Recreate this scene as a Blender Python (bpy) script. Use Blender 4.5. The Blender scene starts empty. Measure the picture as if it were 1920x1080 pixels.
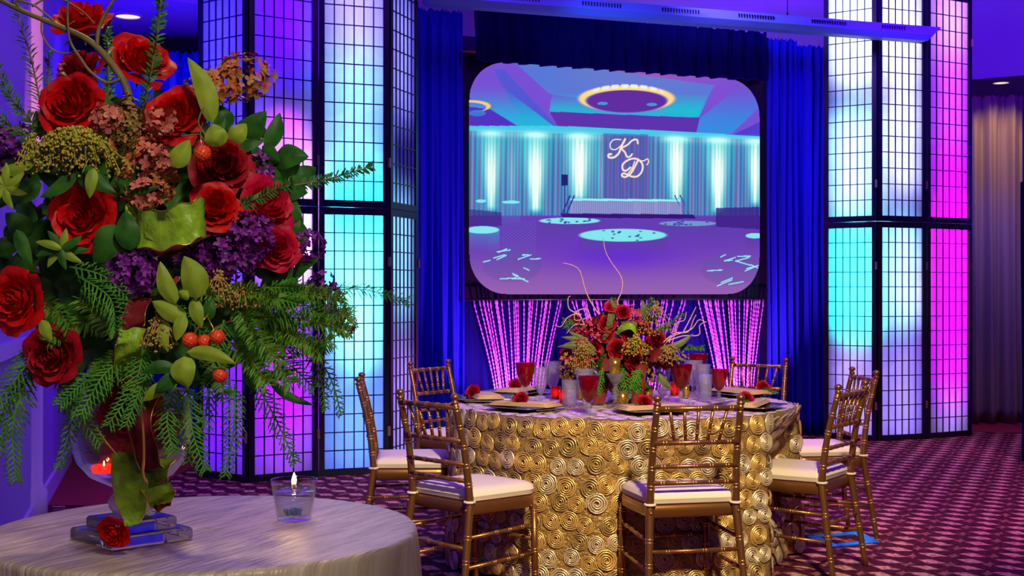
import bpy, math, random
import numpy as np
from mathutils import Vector, Matrix, Quaternion
PI = math.pi
S = bpy.context.scene
COL = S.collection
random.seed(7)
F = 2416.0; HC = 1.32; HY = 550.0
# ------------------------------------------------------------------ camera, world, lights, exposure
cam = bpy.data.cameras.new('camera'); camo = bpy.data.objects.new('camera', cam); COL.objects.link(camo)
camo.location = (0, 0, HC); camo.rotation_euler = (PI/2, 0, 0)
cam.sensor_width = 36; cam.lens = F/1920*36; cam.shift_y = 10/1920; cam.clip_end = 100
S.camera = camo
S.view_settings.view_transform = 'Standard'; S.view_settings.look = 'None'
S.view_settings.exposure = 0.0; S.view_settings.gamma = 1.0; S.view_settings.use_curve_mapping = False
try:
    S.cycles.use_denoising = True; S.cycles.caustics_refractive = False; S.cycles.caustics_reflective = False
    S.cycles.max_bounces = 8; S.cycles.transparent_max_bounces = 16; S.cycles.sample_clamp_indirect = 6
except Exception: pass
W = bpy.data.worlds.new('world'); S.world = W; W.use_nodes = True
W.node_tree.nodes['Background'].inputs[0].default_value = (0.05, 0.02, 1.0, 1)
W.node_tree.nodes['Background'].inputs[1].default_value = 0.07

def lamp(kind, loc, target, color, power, size=0.1, angle=60, blend=0.6, size_y=None, spread=None):
    l = bpy.data.lights.new('lamp', kind); l.energy = power; l.color = color
    if kind == 'SPOT': l.spot_size = math.radians(angle); l.spot_blend = blend; l.shadow_soft_size = size
    elif kind == 'POINT': l.shadow_soft_size = size
    elif kind == 'AREA':
        l.size = size
        if size_y: l.shape = 'RECTANGLE'; l.size_y = size_y
        if spread: l.spread = math.radians(spread)
    o = bpy.data.objects.new('lamp', l); COL.objects.link(o); o.location = loc
    if target is not None:
        o.rotation_euler = (Vector(target)-Vector(loc)).to_track_quat('-Z', 'Y').to_euler()
    return o
# ceiling spots and one added fill: warm pools on the dining table and on the foreground flowers
lamp('SPOT', (1.1, 1.3, 3.9), (0.6, 6.3, 0.45), (1.0, 0.78, 0.44), 1700, .12, 34, .6)
lamp('SPOT', (-1.5, 2.0, 3.9), (0.3, 6.2, 0.6), (1.0, 0.74, 0.45), 620, .12, 36, .7)  # added fill, lifts the dark area below the front chair
lamp('SPOT', (0.3, 0.4, 3.0), (-0.75, 2.8, 1.25), (1.0, 0.88, 0.66), 215, .15, 40, .8)
lamp('SPOT', (-0.9, 4.6, 4.2), (-0.6, 2.9, 0.8), (1.0, 0.76, 0.52), 190, .2, 60, .8)
# violet / blue room wash, with one added warm fill
lamp('AREA', (0.8, 8.0, 4.6), (0.8, 7.4, 0), (0.22, 0.05, 1.0), 120, 3.0)
lamp('SPOT', (0.25, 0.2, 1.75), (-0.85, 2.8, 0.95), (1.0, 0.8, 0.6), 26, .1, 30, .9)  # added low fill near the camera, brightens the shaded ribbon tails
lamp('SPOT', (3.6, 6.5, 4.4), (3.2, 8.6, 0), (1.0, 0.32, 0.52), 640, .3, 80, .9)
lamp('SPOT', (5.0, 10.5, 3.6), (4.2, 11.6, 0), (1.0, 0.45, 0.12), 120, .1, 60, .9)
lamp('SPOT', (-1.6, 6.4, 4.2), (-1.2, 8.3, 0), (1.0, 0.35, 0.22), 150, .1, 50, .9)
# blue washes on the drapes
lamp('SPOT', (2.9, 9.6, 4.3), (3.0, 12.1, 2.0), (0.0, 0.03, 1.0), 260, .1, 24, .9)
lamp('SPOT', (-.1, 8.6, 4.3), (-.55, 10.8, 2.0), (0.0, 0.03, 1.0), 40, .2, 55, .9)
lamp('SPOT', (1.2, 9.0, 1.0), (1.1, 11.2, 3.6), (0.0, 0.05, 1.0), 60, .05, 90, .9)
# cove light on fascia and ceiling
lamp('SPOT', (3.6, 9.5, 3.9), (4.6, 13.2, 4.4), (0.12, 0.0, 1.0), 520, .2, 120, .9)
lamp('SPOT', (-3.0, 8.6, 2.4), (-3.1, 10.6, 3.7), (0.04, 0.0, 1.0), 420, .2, 110, .9)
lamp('SPOT', (1.6, 10.0, 3.85), (2.6, 12.6, 4.5), (0.22, 0.12, 1.0), 150, .2, 120, .9)
lamp('SPOT', (.6, 9.2, 3.2), (1.0, 11.2, 3.5), (0.0, 0.16, 1.0), 70, .1, 60, .9)
# left wall
lamp('SPOT', (-1.2, 4.6, 3.6), (-2.7, 7.2, 1.2), (0.10, 0.0, 1.0), 150, .2, 95, .9)
lamp('SPOT', (-1.9, 6.2, .25), (-2.70, 7.25, 2.5), (1.0, 0.32, 0.22), 420, .03, 15, .6)
# far drape at right, warm downlight
lamp('SPOT', (4.75, 12.1, 3.55), (4.95, 13.0, 2.5), (1.0, 0.58, 0.12), 90, .03, 60, .7)
lamp('SPOT', (4.4, 11.6, 3.0), (4.7, 13.0, 1.2), (0.0, 0.02, 1.0), 120, .1, 70, .9)
# magenta uplights on the bead curtains
for bx in (0.05, 1.2, 2.1):
    lamp('SPOT', (bx, 10.25+.4*bx, .12), (bx-.1, 10.85+.4*bx, 1.0), (1.0, 0.16, 1.0), 260, .05, 80, .8)

# ------------------------------------------------------------------ helpers
def at(px, py, D):
    return Vector(((px-960)/F*D, D, HC-(py-HY)/F*D))
def lin(c):
    return tuple((x/12.92 if x <= .04045 else ((x+.055)/1.055)**2.4) for x in c)
def rgb(r, g, b): return lin((r/255, g/255, b/255))

class MB:
    def __init__(s): s.v = []; s.f = []; s.m = []
    def add(s, vs, fs, mi=0):
        n = len(s.v); s.v += [tuple(p) for p in vs]; s.f += [tuple(i+n for i in f) for f in fs]; s.m += [mi]*len(fs)
    def box(s, c, d, rot=None, mi=0):
        hx, hy, hz = d[0]/2, d[1]/2, d[2]/2
        P = [Vector((x, y, z)) for x in (-hx, hx) for y in (-hy, hy) for z in (-hz, hz)]
        if rot is not None: P = [rot @ p for p in P]
        P = [p+Vector(c) for p in P]
        s.add(P, [(0, 1, 3, 2), (4, 6, 7, 5), (0, 4, 5, 1), (2, 3, 7, 6), (0, 2, 6, 4), (1, 5, 7, 3)], mi)
    def tube(s, pts, rad, n=8, cap=True, mi=0):
        pts = [Vector(p) for p in pts]; N = len(pts)
        if not hasattr(rad, '__len__'): rad = [rad]*N
        t = (pts[1]-pts[0]).normalized()
        a = t.orthogonal().normalized(); base = len(s.v); vs = []
        for i, p in enumerate(pts):
            if i == 0: tn = pts[1]-pts[0]
            elif i == N-1: tn = pts[-1]-pts[-2]
            else: tn = pts[i+1]-pts[i-1]
            if tn.length < 1e-9: tn = t
            tn = tn.normalized(); a = (a - tn*a.dot(tn))
            if a.length < 1e-6: a = tn.orthogonal()
            a.normalize(); b = tn.cross(a)
            for k in range(n):
                an = 2*PI*k/n; vs.append(p+(a*math.cos(an)+b*math.sin(an))*rad[i])
        fs = [(i*n+k, i*n+(k+1) % n, (i+1)*n+(k+1) % n, (i+1)*n+k) for i in range(N-1) for k in range(n)]
        if cap: fs += [tuple(reversed(range(n))), tuple((N-1)*n+k for k in range(n))]
        s.add(vs, fs, mi)
    def lathe(s, prof, c=(0, 0, 0), n=24, mi=0, rf=None):
        c = Vector(c); vs = []; N = len(prof)
        for r, z in prof:
            for k in range(n):
                an = 2*PI*k/n; rr = r*(rf(an) if rf else 1)
                vs.append(c+Vector((rr*math.cos(an), rr*math.sin(an), z)))
        fs = [(i*n+k, i*n+(k+1) % n, (i+1)*n+(k+1) % n, (i+1)*n+k) for i in range(N-1) for k in range(n)]
        if prof[0][0] > 1e-6: fs.append(tuple(reversed(range(n)))) if prof[0][0] < 9 else None
        s.add(vs, fs, mi)
    def grid(s, fn, nu, nv, mi=0):
        vs = [fn(i/nu, j/nv) for j in range(nv+1) for i in range(nu+1)]
        fs = [(j*(nu+1)+i, j*(nu+1)+i+1, (j+1)*(nu+1)+i+1, (j+1)*(nu+1)+i) for j in range(nv) for i in range(nu)]
        s.add(vs, fs, mi)
    def mesh(s, name, mats, smooth=True):
        me = bpy.data.meshes.new(name); me.from_pydata(s.v, [], s.f)
        for m in (mats if isinstance(mats, (list, tuple)) else [mats]): me.materials.append(m)
        if any(s.m): me.polygons.foreach_set('material_index', s.m)
        if smooth: me.polygons.foreach_set('use_smooth', [True]*len(s.f))
        me.update(); return me
    def build(s, name, mats, parent=None, smooth=True, loc=None):
        return link(name, s.mesh(name, mats, smooth), parent, loc)
def link(name, me, parent=None, loc=None, rot=None, scale=None):
    o = bpy.data.objects.new(name, me); COL.objects.link(o)
    if parent is not None: o.parent = parent
    if loc is not None: o.location = loc
    if rot is not None:
        o.rotation_mode = 'QUATERNION'; o.rotation_quaternion = rot
    if scale is not None: o.scale = (scale,)*3 if not hasattr(scale, '__len__') else scale
    return o
def empty(name, loc=(0, 0, 0), rz=0, parent=None):
    o = bpy.data.objects.new(name, None); COL.objects.link(o); o.location = loc; o.rotation_euler = (0, 0, rz)
    o.empty_display_size = .05
    if parent is not None: o.parent = parent
    return o
def tag(o, label=None, cat=None, group=None, kind=None):
    if label: o['label'] = label
    if cat: o['category'] = cat
    if group: o['group'] = group
    if kind: o['kind'] = kind
    return o
def copy_tree(o, parent=None):
    c = o.copy(); COL.objects.link(c)
    if parent is not None: c.parent = parent
    for ch in CH.get(o.name, []) if False else [x for x in o.children]: copy_tree(ch, c)
    return c
CH = {}

def spline(pts, n=6):
    pts = [Vector(p) for p in pts]; out = []
    for i in range(len(pts)-1):
        p0 = pts[max(i-1, 0)]; p1 = pts[i]; p2 = pts[i+1]; p3 = pts[min(i+2, len(pts)-1)]
        for k in range(n):
            t = k/n
            out.append(.5*((2*p1)+(p2-p0)*t+(2*p0-5*p1+4*p2-p3)*t*t+(3*p1-p0-3*p2+p3)*t**3))
    out.append(pts[-1]); return out

# ------------------------------------------------------------------ materials
def mat(name, color, rough=.5, metal=0, spec=.5, sheen=0, trans=0, ior=1.45, alpha=1, coat=0, var=None, bump=None, emit=None, island=None, sub=0):
    m = bpy.data.materials.new(name); m.use_nodes = True; nt = m.node_tree; b = nt.nodes['Principled BSDF']
    I = b.inputs
    I['Base Color'].default_value = (*color, 1); I['Roughness'].default_value = rough; I['Metallic'].default_value = metal
    I['Specular IOR Level'].default_value = spec; I['Transmission Weight'].default_value = trans; I['IOR'].default_value = ior
    I['Coat Weight'].default_value = coat
    if sheen: I['Sheen Weight'].default_value = sheen; I['Sheen Tint'].default_value = (*[min(1, c*2+.1) for c in color], 1)
    if emit: I['Emission Color'].default_value = (*emit[0], 1); I['Emission Strength'].default_value = emit[1]
    tc = None
    def coord():
        nonlocal tc
        if tc is None: tc = nt.nodes.new('ShaderNodeTexCoord')
        return tc.outputs['Object']
    if var:                                    # (scale, second colour, [stretch])
        n = nt.nodes.new('ShaderNodeTexNoise'); n.inputs['Scale'].default_value = var[0]; n.inputs['Detail'].default_value = 4
        if len(var) > 2:
            mp = nt.nodes.new('ShaderNodeMapping'); mp.inputs['Scale'].default_value = var[2]
            if len(var) > 3: mp.vector_type = 'TEXTURE'; mp.inputs['Rotation'].default_value = var[3]
            nt.links.new(coord(), mp.inputs[0]); nt.links.new(mp.outputs[0], n.inputs['Vector'])
        else: nt.links.new(coord(), n.inputs['Vector'])
        r = nt.nodes.new('ShaderNodeValToRGB'); r.color_ramp.elements[0].position = .35; r.color_ramp.elements[1].position = .65
        r.color_ramp.elements[0].color = (*color, 1); r.color_ramp.elements[1].color = (*var[1], 1)
        nt.links.new(n.outputs['Fac'], r.inputs[0]); nt.links.new(r.outputs[0], I['Base Color'])
    if island:                                 # list of colours picked per loose piece
        g = nt.nodes.new('ShaderNodeNewGeometry'); r = nt.nodes.new('ShaderNodeValToRGB'); cr = r.color_ramp
        cr.elements[0].color = (*island[0], 1); cr.elements[1].color = (*island[-1], 1)
        for k, c in enumerate(island[1:-1]):
            e = cr.elements.new((k+1)/(len(island)-1)); e.color = (*c, 1)
        nt.links.new(g.outputs['Random Per Island'], r.inputs[0]); nt.links.new(r.outputs[0], I['Base Color'])
    if bump:                                   # (scale, strength, [stretch])
        n = nt.nodes.new('ShaderNodeTexNoise'); n.inputs['Scale'].default_value = bump[0]; n.inputs['Detail'].default_value = 3
        if len(bump) > 2:
            mp = nt.nodes.new('ShaderNodeMapping'); mp.inputs['Scale'].default_value = bump[2]
            if len(bump) > 3: mp.vector_type = 'TEXTURE'; mp.inputs['Rotation'].default_value = bump[3]
            nt.links.new(coord(), mp.inputs[0]); nt.links.new(mp.outputs[0], n.inputs['Vector'])
        else: nt.links.new(coord(), n.inputs['Vector'])
        bp = nt.nodes.new('ShaderNodeBump'); bp.inputs['Strength'].default_value = bump[1]; bp.inputs['Distance'].default_value = .01
        nt.links.new(n.outputs['Fac'], bp.inputs['Height']); nt.links.new(bp.outputs[0], I['Normal'])
    return m
def thin_glass(name, tint, gloss=.25, bump=None, rough=.03, body=0.0, body_col=(1, 1, 1)):
    m = bpy.data.materials.new(name); m.use_nodes = True; nt = m.node_tree; nt.nodes.clear()
    out = nt.nodes.new('ShaderNodeOutputMaterial'); tr = nt.nodes.new('ShaderNodeBsdfTransparent'); tr.inputs[0].default_value = (*tint, 1)
    gl = nt.nodes.new('ShaderNodeBsdfGlossy'); gl.inputs['Roughness'].default_value = rough
    fr = nt.nodes.new('ShaderNodeLayerWeight'); fr.inputs[0].default_value = .5
    mx = nt.nodes.new('ShaderNodeMixShader'); last = tr.outputs[0]
    if body:
        df = nt.nodes.new('ShaderNodeBsdfTranslucent'); df.inputs[0].default_value = (*body_col, 1)
        d2 = nt.nodes.new('ShaderNodeBsdfDiffuse'); d2.inputs[0].default_value = (*body_col, 1)
        mm = nt.nodes.new('ShaderNodeMixShader'); nt.links.new(df.outputs[0], mm.inputs[1]); nt.links.new(d2.outputs[0], mm.inputs[2])
        m2 = nt.nodes.new('ShaderNodeMixShader'); m2.inputs[0].default_value = body
        nt.links.new(tr.outputs[0], m2.inputs[1]); nt.links.new(mm.outputs[0], m2.inputs[2]); last = m2.outputs[0]
    pw = nt.nodes.new('ShaderNodeMath'); pw.operation = 'POWER'; pw.inputs[1].default_value = 2.6; nt.links.new(fr.outputs['Facing'], pw.inputs[0])
    ma = nt.nodes.new('ShaderNodeMath'); ma.operation = 'MULTIPLY_ADD'; ma.inputs[1].default_value = .62; ma.inputs[2].default_value = gloss*.25; nt.links.new(pw.outputs[0], ma.inputs[0]); nt.links.new(ma.outputs[0], mx.inputs[0]); nt.links.new(last, mx.inputs[1]); nt.links.new(gl.outputs[0], mx.inputs[2])
    if bump:
        tc = nt.nodes.new('ShaderNodeTexCoord'); n = nt.nodes.new('ShaderNodeTexVoronoi'); n.inputs['Scale'].default_value = bump[0]
        nt.links.new(tc.outputs['Object'], n.inputs['Vector'])
        bp = nt.nodes.new('ShaderNodeBump'); bp.inputs['Strength'].default_value = bump[1]; bp.inputs['Distance'].default_value = .004
        nt.links.new(n.outputs['Distance'], bp.inputs['Height'])
        nt.links.new(bp.outputs[0], gl.inputs['Normal']); nt.links.new(bp.outputs[0], fr.inputs['Normal'])
    nt.links.new(mx.outputs[0], out.inputs[0]); return m
def emitter(name, col, strength):
    m = bpy.data.materials.new(name); m.use_nodes = True; nt = m.node_tree; nt.nodes.clear()
    e = nt.nodes.new('ShaderNodeEmission'); e.inputs[0].default_value = (*col, 1); e.inputs[1].default_value = strength
    o = nt.nodes.new('ShaderNodeOutputMaterial'); nt.links.new(e.outputs[0], o.inputs[0]); return m
def leafy(name, c1, c2, tl=.35, rough=.5, noise=30):
    m = bpy.data.materials.new(name); m.use_nodes = True; nt = m.node_tree; b = nt.nodes['Principled BSDF']
    tc = nt.nodes.new('ShaderNodeTexCoord'); n = nt.nodes.new('ShaderNodeTexNoise'); n.inputs['Scale'].default_value = noise
    nt.links.new(tc.outputs['Object'], n.inputs['Vector'])
    r = nt.nodes.new('ShaderNodeValToRGB'); r.color_ramp.elements[0].position = .3; r.color_ramp.elements[1].position = .7
    r.color_ramp.elements[0].color = (*c1, 1); r.color_ramp.elements[1].color = (*c2, 1)
    nt.links.new(n.outputs['Fac'], r.inputs[0]); nt.links.new(r.outputs[0], b.inputs['Base Color'])
    b.inputs['Roughness'].default_value = rough; b.inputs['Specular IOR Level'].default_value = .3
    t = nt.nodes.new('ShaderNodeBsdfTranslucent'); nt.links.new(r.outputs[0], t.inputs[0])
    mx = nt.nodes.new('ShaderNodeMixShader'); mx.inputs[0].default_value = tl
    out = nt.nodes['Material Output']; nt.links.new(b.outputs[0], mx.inputs[1]); nt.links.new(t.outputs[0], mx.inputs[2]); nt.links.new(mx.outputs[0], out.inputs[0])
    return m
M = {}
M['wall'] = mat('painted wall', (.42, .30, .60), .8)
M['trim'] = mat('painted trim', (.7, .6, .72), .5)
M['ceiling'] = mat('ceiling', (.52, .40, .66), .9)
M['velvet'] = mat('blue velvet', (.008, .018, .40), .85, spec=.15, sheen=.05)
M['velvet_dark'] = mat('midnight velvet', (.003, .004, .06), .9, spec=.03)
M['velvet_grey'] = mat('taupe velvet', (.22, .17, .12), .85, sheen=.2)
M['black'] = mat('black lacquer', (.006, .006, .012), .35)
M['frame'] = mat('black stained wood', (.008, .008, .02), .4)
M['brass'] = mat('brass', (.8, .6, .35), .3, metal=1)
M['steel'] = mat('painted metal', (.16, .26, .62), .4)
M['chair'] = mat('antique gold lacquer', (.30, .13, .038), .32, metal=.75, coat=.25)
M['chair_ring'] = mat('bright gold ring', (.85, .45, .13), .25, metal=.9)
M['cushion'] = mat('ivory cushion', (.80, .68, .58), .8, bump=(14, .25))
M['gold_cloth'] = mat('gold satin', (.42, .26, .08), .4, metal=.5, bump=(75, 1.0))
M['rosette1'] = mat('gold rosette', (.88, .58, .20), .34, metal=.5)
M['rosette2'] = mat('pale champagne rosette', (.90, .74, .50), .34, metal=.5)
M['rosette3'] = mat('antique gold rosette', (.58, .40, .16), .36, metal=.55)
M['champagne'] = mat('crushed champagne satin', (.42, .33, .22), .42, metal=.1, bump=(1.0, 1.0, (.10, .016, 1), (0, 0, 1.1)), var=(1.0, (.66, .54, .40), (.16, .022, 1), (0, 0, 1.1)))
M['silver'] = mat('silver', (.75, .74, .78), .18, metal=1)
M['charger'] = mat('pewter plate', (.45, .42, .52), .2, metal=.9)
M['napkin'] = mat('gold napkin', (.72, .50, .22), .5, metal=.2)
M['crystal'] = thin_glass('cut crystal', (.93, .91, .96), .3, bump=(160, 1.0), rough=.08, body=.15, body_col=(1, .97, 1))
M['clear'] = thin_glass('clear glass', (.95, .96, .98), .25)
M['redglass'] = thin_glass('ruby glass', (.75, .02, .04), .2, body=.40, body_col=(.42, .001, .02))
M['redcup'] = thin_glass('red votive glass', (.85, .05, .02), .2, body=.4, body_col=(.8, .03, .01))
M['goldcup'] = mat('mercury gold glass', (.95, .62, .12), .22, metal=.85, var=(90, (.6, .33, .04)))
M['frosted'] = mat('frosted lavender glass', (.85, .82, .95), .3, trans=.45)
M['solidglass'] = mat('solid glass', (.97, .92, .86), .05, trans=.93, ior=1.45)
M['wax'] = mat('wax', (.8, .75, .85), .4, trans=.3)
M['flame'] = emitter('flame', (1, .62, .18), 30)
M['votive_flame'] = emitter('votive flame', (1, .45, .06), 9)
M['downlight'] = emitter('downlight glow', (1, .72, .5), 1.3)
M['rose'] = leafy('red rose petal', (.50, .001, .003), (.74, .003, .004), .25, .55, 8)
M['rose_dark'] = leafy('crimson rose petal', (.28, .001, .012), (.48, .002, .018), .25, .55, 8)
M['rose_pink'] = leafy('pinkish red rose petal', (.52, .003, .04), (.78, .008, .06), .3, .55, 8)
M['leaf'] = leafy('dark green leaf', (.02, .10, .012), (.05, .2, .02))
M['leaf_light'] = leafy('lime leaf', (.22, .36, .02), (.36, .48, .04))
M['fir'] = leafy('fir needles', (.05, .20, .01), (.16, .34, .02), .2)
M['cedar'] = leafy('cedar spray', (.04, .20, .015), (.12, .36, .03), .2)
M['rosemary'] = leafy('dark needle spike', (.02, .12, .02), (.06, .22, .03), .2)
M['stem'] = mat('green stem', (.10, .16, .02), .6)
M['bark'] = mat('willow bark', (.20, .15, .03), .6, var=(20, (.10, .07, .02)))
M['bark_pale'] = mat('pale willow twig', (.75, .42, .38), .5)
M['purple'] = mat('purple stock petal', (.14, .008, .22), .55, island=[(.10, .004, .16), (.20, .01, .32), (.14, .006, .2), (.30, .03, .42)])
M['purple_dark'] = mat('dark purple petal', (.06, .004, .08), .55, island=[(.05, .003, .07), (.12, .006, .16), (.07, .01, .05)])
M['yellowgreen'] = mat('solidago bud', (.35, .35, .03), .6, island=[(.22, .30, .02), (.42, .40, .03), (.50, .26, .03), (.30, .36, .03)])
M['hydra'] = mat('russet hydrangea', (.4, .15, .05), .6, island=[(.60, .12, .03), (.36, .22, .03), (.62, .07, .05), (.50, .20, .04), (.25, .22, .03)])
M['hydra_green'] = mat('green hydrangea', (.2, .18, .02), .6, island=[(.20, .16, .02), (.28, .10, .03), (.22, .22, .03), (.40, .08, .06)])
M['salmon'] = mat('salmon floret', (.6, .15, .1), .6, island=[(.62, .16, .10), (.50, .10, .09), (.66, .22, .14)])
M['tanbud'] = mat('tan seed bud', (.45, .28, .08), .6, island=[(.45, .26, .06), (.32, .24, .06), (.5, .2, .05)])
M['berry'] = mat('orange red pincushion', (.95, .10, .02), .4, var=(3, (.60, .02, .008)))
M['ribbon_green'] = mat('green ribbon', (.27, .44, .015), .45, bump=(30, .8), var=(25, (.18, .33, .012)))
M['ribbon_red'] = mat('red velvet ribbon', (.15, .001, .007), .7, sheen=.03)
M['wire'] = mat('gold wire edge', (.75, .38, .08), .3, metal=.8)
M['bead'] = mat('pink crystal bead', (1.0, .62, 1.0), .15, metal=.35, var=(45, (.55, .03, .85)))  # pale flecks put the sparkle of the beads into the colour
M['pink_floret'] = mat('pink floret', (.5, .03, .12), .6, island=[(.45, .02, .10), (.6, .08, .2), (.35, .01, .06)])
M['olive'] = leafy('olive leaf', (.10, .14, .04), (.2, .24, .07), .2)
M['patch_blue'] = mat('blue light patch', (.0, .16, .95), .35)  # colour stands in for blue light falling on the carpet
M['red_carpet'] = mat('plain crimson carpet', (.28, .012, .02), .95)
def paper_mat():
    m = bpy.data.materials.new('shoji paper'); m.use_nodes = True; nt = m.node_tree; nt.nodes.clear()
    out = nt.nodes.new('ShaderNodeOutputMaterial'); tr = nt.nodes.new('ShaderNodeBsdfTranslucent'); df = nt.nodes.new('ShaderNodeBsdfDiffuse')
    tc = nt.nodes.new('ShaderNodeTexCoord'); n = nt.nodes.new('ShaderNodeTexNoise'); n.inputs['Scale'].default_value = 2.2; n.inputs['Detail'].default_value = 3; n.inputs['Distortion'].default_value = 1.5
    nt.links.new(tc.outputs['Object'], n.inputs['Vector'])
    r = nt.nodes.new('ShaderNodeValToRGB'); r.color_ramp.elements[0].color = (.80, .80, .82, 1); r.color_ramp.elements[1].color = (.97, .97, .97, 1)
    r.color_ramp.elements[0].position = .36; r.color_ramp.elements[1].position = .62
    nt.links.new(n.outputs['Fac'], r.inputs[0]); nt.links.new(r.outputs[0], tr.inputs[0])
    df.inputs[0].default_value = (.3, .3, .32, 1)
    mx = nt.nodes.new('ShaderNodeMixShader'); mx.inputs[0].default_value = .2
    nt.links.new(tr.outputs[0], mx.inputs[1]); nt.links.new(df.outputs[0], mx.inputs[2]); nt.links.new(mx.outputs[0], out.inputs[0]); return m
M['paper'] = paper_mat()
def carpet_mat():
    m = bpy.data.materials.new('patterned carpet'); m.use_nodes = True; nt = m.node_tree; N = nt.nodes; L = nt.links; b = N['Principled BSDF']
    b.inputs['Roughness'].default_value = .95; b.inputs['Specular IOR Level'].default_value = .1
    tc = N.new('ShaderNodeTexCoord'); sp = N.new('ShaderNodeSeparateXYZ')
    nz = N.new('ShaderNodeTexNoise'); nz.inputs['Scale'].default_value = 9; L.new(tc.outputs['Object'], nz.inputs['Vector'])
    ad = N.new('ShaderNodeVectorMath'); ad.operation = 'MULTIPLY_ADD'; ad.inputs[1].default_value = (.05, .05, 0)
    L.new(nz.outputs['Color'], ad.inputs[0]); L.new(tc.outputs['Object'], ad.inputs[2]); L.new(ad.outputs[0], sp.inputs[0])
    def mt(op, a, b2=None, c=None):
        n = N.new('ShaderNodeMath'); n.operation = op
        for i, x in enumerate((a, b2, c)):
            if x is None: continue
            if isinstance(x, (int, float)): n.inputs[i].default_value = x
            else: L.new(x, n.inputs[i])
        return n.outputs[0]
    x, y = sp.outputs[0], sp.outputs[1]
    a = mt('DIVIDE', mt('SUBTRACT', x, mt('MULTIPLY', y, .437)), .2)
    fa = mt('SUBTRACT', mt('FRACT', a), .5)                     # 0 in the middle of a lane, +-.5 on the star rows
    bb = mt('ADD', mt('DIVIDE', y, .15), mt('MULTIPLY', fa, .75))
    fb = mt('SUBTRACT', mt('FRACT', bb), .5)
    leaf = mt('SUBTRACT', mt('MULTIPLY', mt('SUBTRACT', .42, mt('ABSOLUTE', fa)), .80), mt('ABSOLUTE', fb))
    leaf = mt('MULTIPLY', leaf, 14)
    leaf = mt('MINIMUM', mt('MAXIMUM', leaf, 0), 1)
    line = mt('ABSOLUTE', mt('SUBTRACT', mt('ABSOLUTE', fb), .33)); line = mt('LESS_THAN', line, .05)
    # little stars in the dark rows
    fs = mt('SUBTRACT', mt('FRACT', mt('DIVIDE', y, .2)), .5)
    da = mt('SUBTRACT', .5, mt('ABSOLUTE', fa))
    star = mt('LESS_THAN', mt('ADD', mt('POWER', mt('MULTIPLY', da, 1.9), .7), mt('POWER', mt('ABSOLUTE', fs), .7)), .47)
    mx1 = N.new('ShaderNodeMix'); mx1.data_type = 'RGBA'; mx1.inputs[6].default_value = (.10, .012, .035, 1); mx1.inputs[7].default_value = (.72, .36, .30, 1)
    L.new(leaf, mx1.inputs[0])
    mx2 = N.new('ShaderNodeMix'); mx2.data_type = 'RGBA'; L.new(mx1.outputs[2], mx2.inputs[6]); mx2.inputs[7].default_value = (.35, .13, .12, 1); L.new(star, mx2.inputs[0])
    n2 = N.new('ShaderNodeTexNoise'); n2.inputs['Scale'].default_value = 38; n2.inputs['Detail'].default_value = 3; L.new(tc.outputs['Object'], n2.inputs['Vector'])
    mx3 = N.new('ShaderNodeMix'); mx3.data_type = 'RGBA'; mx3.blend_type = 'MULTIPLY'; mx3.inputs[0].default_value = 1
    rr = N.new('ShaderNodeValToRGB'); rr.color_ramp.elements[0].position = .35; rr.color_ramp.elements[1].position = .6; rr.color_ramp.elements[0].color = (.35, .25, .35, 1)
    L.new(n2.outputs['Fac'], rr.inputs[0]); L.new(mx2.outputs[2], mx3.inputs[6]); L.new(rr.outputs[0], mx3.inputs[7])
    L.new(mx3.outputs[2], b.inputs['Base Color']); return m
M['carpet'] = carpet_mat()
# ------------------------------------------------------------------ structure
def struct(name, mb, m, smooth=False):
    return tag(mb.build(name, m, smooth=smooth), kind='structure')
b = MB(); b.add([(-7, -1, 0), (7, -1, 0), (7, 16, 0), (-7, 16, 0)], [(0, 1, 2, 3)]); struct('floor', b, M['carpet'])
# plain crimson borders woven along the drape walls
b = MB(); b.add([(-3.6, 8.0, .004), (-2.42, 8.0, .004), (-2.42, 9.7, .004), (-1.1, 10.6, .004), (-4.2, 10.6, .004)], [(0, 1, 2, 3, 4)])
tag(b.build('trim_1', M['red_carpet'], smooth=False), kind='structure')
b = MB(); b.add([(4.3, 12.25, .004), (6.2, 11.85, .004), (6.6, 13.6, .004), (4.3, 13.6, .004)], [(0, 1, 2, 3)])
tag(b.build('trim_2', M['red_carpet'], smooth=False), kind='structure')
# left wall with chair rail and baseboard
def wl(D): return -2.87-.269*(D-7.87)
def wallstrip(z0, z1, d0, d1, off, th=.0):
    mb = MB()
    n = Vector((.966, -.0, 0)); n = Vector((1, .269, 0)).normalized()
    for zz in (0,):
        A = Vector((wl(d0), d0, 0))+n*off; B = Vector((wl(d1), d1, 0))+n*off
        A0 = A-n*th; B0 = B-n*th
        P = [(A.x, A.y, z0), (B.x, B.y, z0), (B.x, B.y, z1), (A.x, A.y, z1), (A0.x, A0.y, z0), (B0.x, B0.y, z0), (B0.x, B0.y, z1), (A0.x, A0.y, z1)]
        mb.add(P, [(0, 1, 2, 3), (7, 6, 5, 4), (3, 2, 6, 7), (0, 4, 5, 1), (1, 5, 6, 2), (0, 3, 7, 4)])
    return mb
struct('wall_left', wallstrip(0, 4.9, -1, 10.1, 0, .15), M['wall'])
struct('baseboard_left', wallstrip(0, .13, -1, 10.1, .02, .02), M['trim'])
struct('trim_3', wallstrip(1.02, 1.09, -1, 10.1, .035, .035), M['trim'])
b = MB(); b.box((0, 16.1, 2.45), (14, .2, 4.9)); struct('wall_back', b, M['wall'])
b = MB(); b.box((7.1, 7.5, 2.45), (.2, 17, 4.9)); struct('wall_right', b, M['wall'])
b = MB(); b.box((0, 7.5, 4.95), (14, 17, .1)); struct('ceiling', b, M['ceiling'])
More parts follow.
